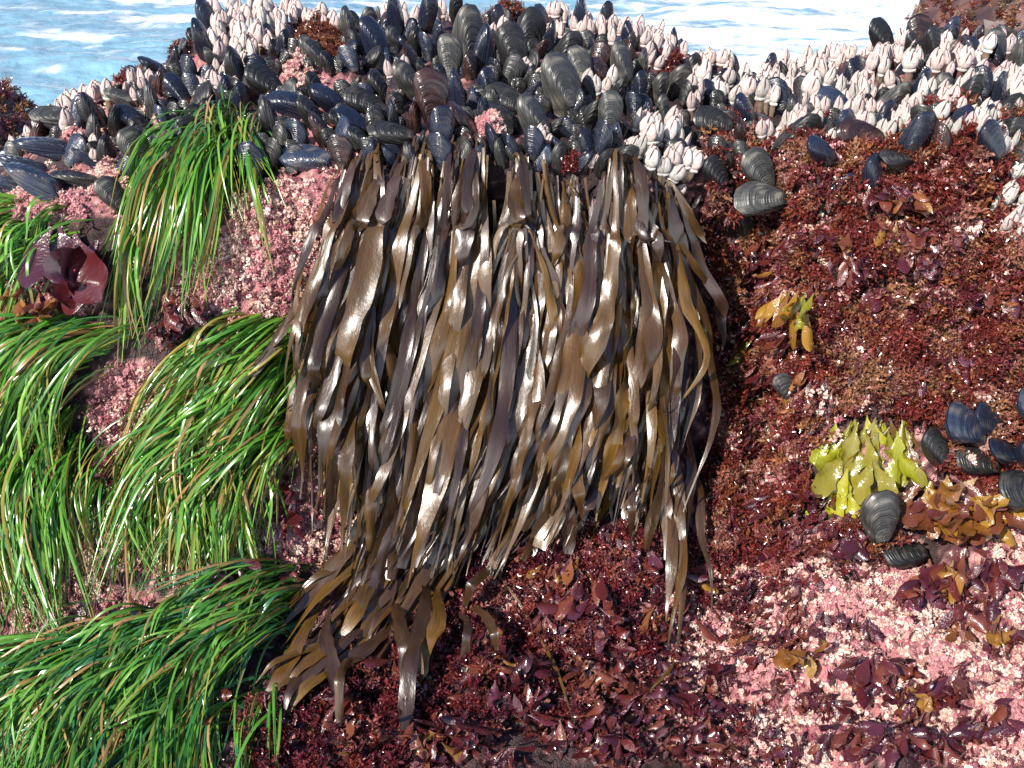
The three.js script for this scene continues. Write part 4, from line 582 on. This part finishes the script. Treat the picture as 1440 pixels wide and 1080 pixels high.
KNOBS.forEach((g, k) => {
  scatter('coralline_specks', ['pale coralline specks inside the red turf', 'cream coralline specks inside the red turf', 'pink coralline specks inside the red turf'][k], 'coralline algae', g, coralMat, field('red', 900, 985, 1500, 190, 800, 0.85, 140 + k * 3), PINK, [0.006, 0.016]);
  scatter('coralline_turf', ['pink coralline turf crusting the open rock foot', 'pale pink coralline knobs on the open rock foot', 'rose coralline knobs on the open rock foot'][k], 'coralline algae', g, coralMat, field('coral', 2600, 940, 1500, 250, 1100, 0.72, 23 + k * 9), PINK, [0.006, 0.016]);
  scatter('coralline_crust', ['pink coralline turf between the surfgrass tufts', 'pale pink coralline knobs between the surfgrass tufts', 'rose coralline knobs between the surfgrass tufts'][k], 'coralline algae', g, coralMat, field('coral', 2600, 0, 780, 80, 960, 0.6, 43 + k * 9), PINK, [0.006, 0.016]);
});
scatter('coralline_mound', 'bright pink coralline mound touching the kelp top', 'coralline algae', KNOBS[0], coralMat, blob(690, 192, 26, 16, 420, 0.045), PINK.slice(0, 3), [0.008, 0.014]);
scatter('coralline_mound', 'dusty pink coralline mound capping a dark ridged mussel', 'coralline algae', KNOBS[1], coralMat, blob(1375, 632, 46, 22, 500, 0.045), [[0.42, 0.27, 0.22], [0.34, 0.2, 0.17]], [0.007, 0.013]);
scatter('coralline_mound', 'pink coralline mound beside the ridged fan mussel', 'coralline algae', KNOBS[2], coralMat, blob(160, 245, 26, 14, 320, 0.04), PINK, [0.008, 0.015]);
scatter('coralline_mound', 'pink coralline column under the rusty turf mound', 'coralline algae', KNOBS[0], coralMat, blob(425, 110, 26, 34, 500, 0.035), PINK, [0.008, 0.015]);
scatter('coralline_mound', 'pink coralline seam between two dark mussels on the slope', 'coralline algae', KNOBS[1], coralMat, blob(287, 132, 18, 34, 300, 0.03), PINK, [0.008, 0.015]);
scatter('coralline_mound', 'pale coralline lump near the mussel slope skyline', 'coralline algae', KNOBS[2], coralMat, blob(165, 125, 26, 12, 280, 0.03), PINK, [0.008, 0.015]);
scatter('coralline_mound', 'pink coralline patch below the ridged mussels of the slope', 'coralline algae', KNOBS[0], coralMat, blob(225, 165, 20, 26, 260, 0.03), PINK, [0.008, 0.015]);
scatter('coralline_mound', 'pink coralline patch above the toppled pale blue mussel', 'coralline algae', KNOBS[2], coralMat, blob(470, 190, 24, 20, 260, 0.03), PINK, [0.008, 0.015]);
scatter('coralline_mound', 'pale coralline patch under the low barnacles of the slope', 'coralline algae', KNOBS[1], coralMat, blob(115, 205, 26, 12, 220, 0.03), PINK, [0.008, 0.015]);
console.log('turf done');

// ------------------------------------------------------------------ rocks beyond
function lump(c, r, seed, sy) { const g = new THREE.IcosahedronGeometry(1, 24), p = g.attributes.position, col = []; for (let i = 0; i < p.count; i++) { const v = V(p.getX(i), p.getY(i), p.getZ(i)), k = 1 + 0.35 * fbm(v.x * 1.6 + seed, v.y * 1.6, v.z * 1.6, 4) + 0.06 * fbm(v.x * 12, v.y * 12, v.z * 12, 2); p.setXYZ(i, v.x * k * r, v.y * k * r * sy, v.z * k * r); const f = smooth(-0.2, 0.3, fbm(v.x * 9, v.y * 9, v.z * 9 + seed, 3)); col.push(lerp(0.05, 0.16, f), lerp(0.03, 0.07, f), lerp(0.03, 0.06, f)); } g.setAttribute('color', new THREE.Float32BufferAttribute(col, 3)); g.computeVertexNormals(); const m = mesh('', g, new THREE.MeshPhysicalMaterial({ vertexColors: true, roughness: 0.5 })); m.position.copy(c); return m; }
function dress(rock, n, seed, name, label, tones, size) {   // turf on a far rock
  const p = rock.geometry.attributes.position, nn = rock.geometry.attributes.normal, im = new THREE.InstancedMesh(SPRIGS[0], turfMat, n), M = new THREE.Matrix4(), Q = new THREE.Quaternion(), c = new THREE.Color();
  for (let i = 0; i < n; i++) { const k = Math.floor(R() * p.count), s = rr(size[0], size[1]); M.compose(V(p.getX(k), p.getY(k), p.getZ(k)).add(rock.position).add(V(gauss(), gauss(), gauss()).multiplyScalar(0.02)), Q.setFromUnitVectors(V(0, 1, 0), V(nn.getX(k), nn.getY(k), nn.getZ(k)).normalize()), V(s, s, s)); im.setMatrixAt(i, M); const t = pick(tones); im.setColorAt(i, c.setRGB(t[0], t[1], t[2])); }
  top(im, name); tag(im, label, 'algae turf', null, 'stuff');
}
R = rng(31);
const far1 = lump(V(-4.35, -0.12, -7.7), 0.75, 3, 0.62); top(far1, 'tidal_rock'); tag(far1, 'low algae covered rock awash beyond the mussel slope', 'rock', null, 'structure');
dress(far1, 1500, 1, 'tidal_rock_turf', 'purple red algae covering the low rock awash', [[0.12, 0.03, 0.05], [0.18, 0.04, 0.05], [0.09, 0.04, 0.05], [0.22, 0.1, 0.03]], [0.05, 0.11]);
const far2 = lump(V(2.65, 0.95, -4.55), 0.85, 8, 0.9); top(far2, 'tidal_rock'); tag(far2, 'brown turf covered boulder behind the barnacle band', 'rock', null, 'structure');
dress(far2, 3500, 2, 'boulder_turf', 'brown and rusty turf covering the boulder behind the barnacles', RUSTY.concat([[0.12, 0.07, 0.04], [0.3, 0.2, 0.14]]), [0.025, 0.06]);

renderer.render(scene, camera);
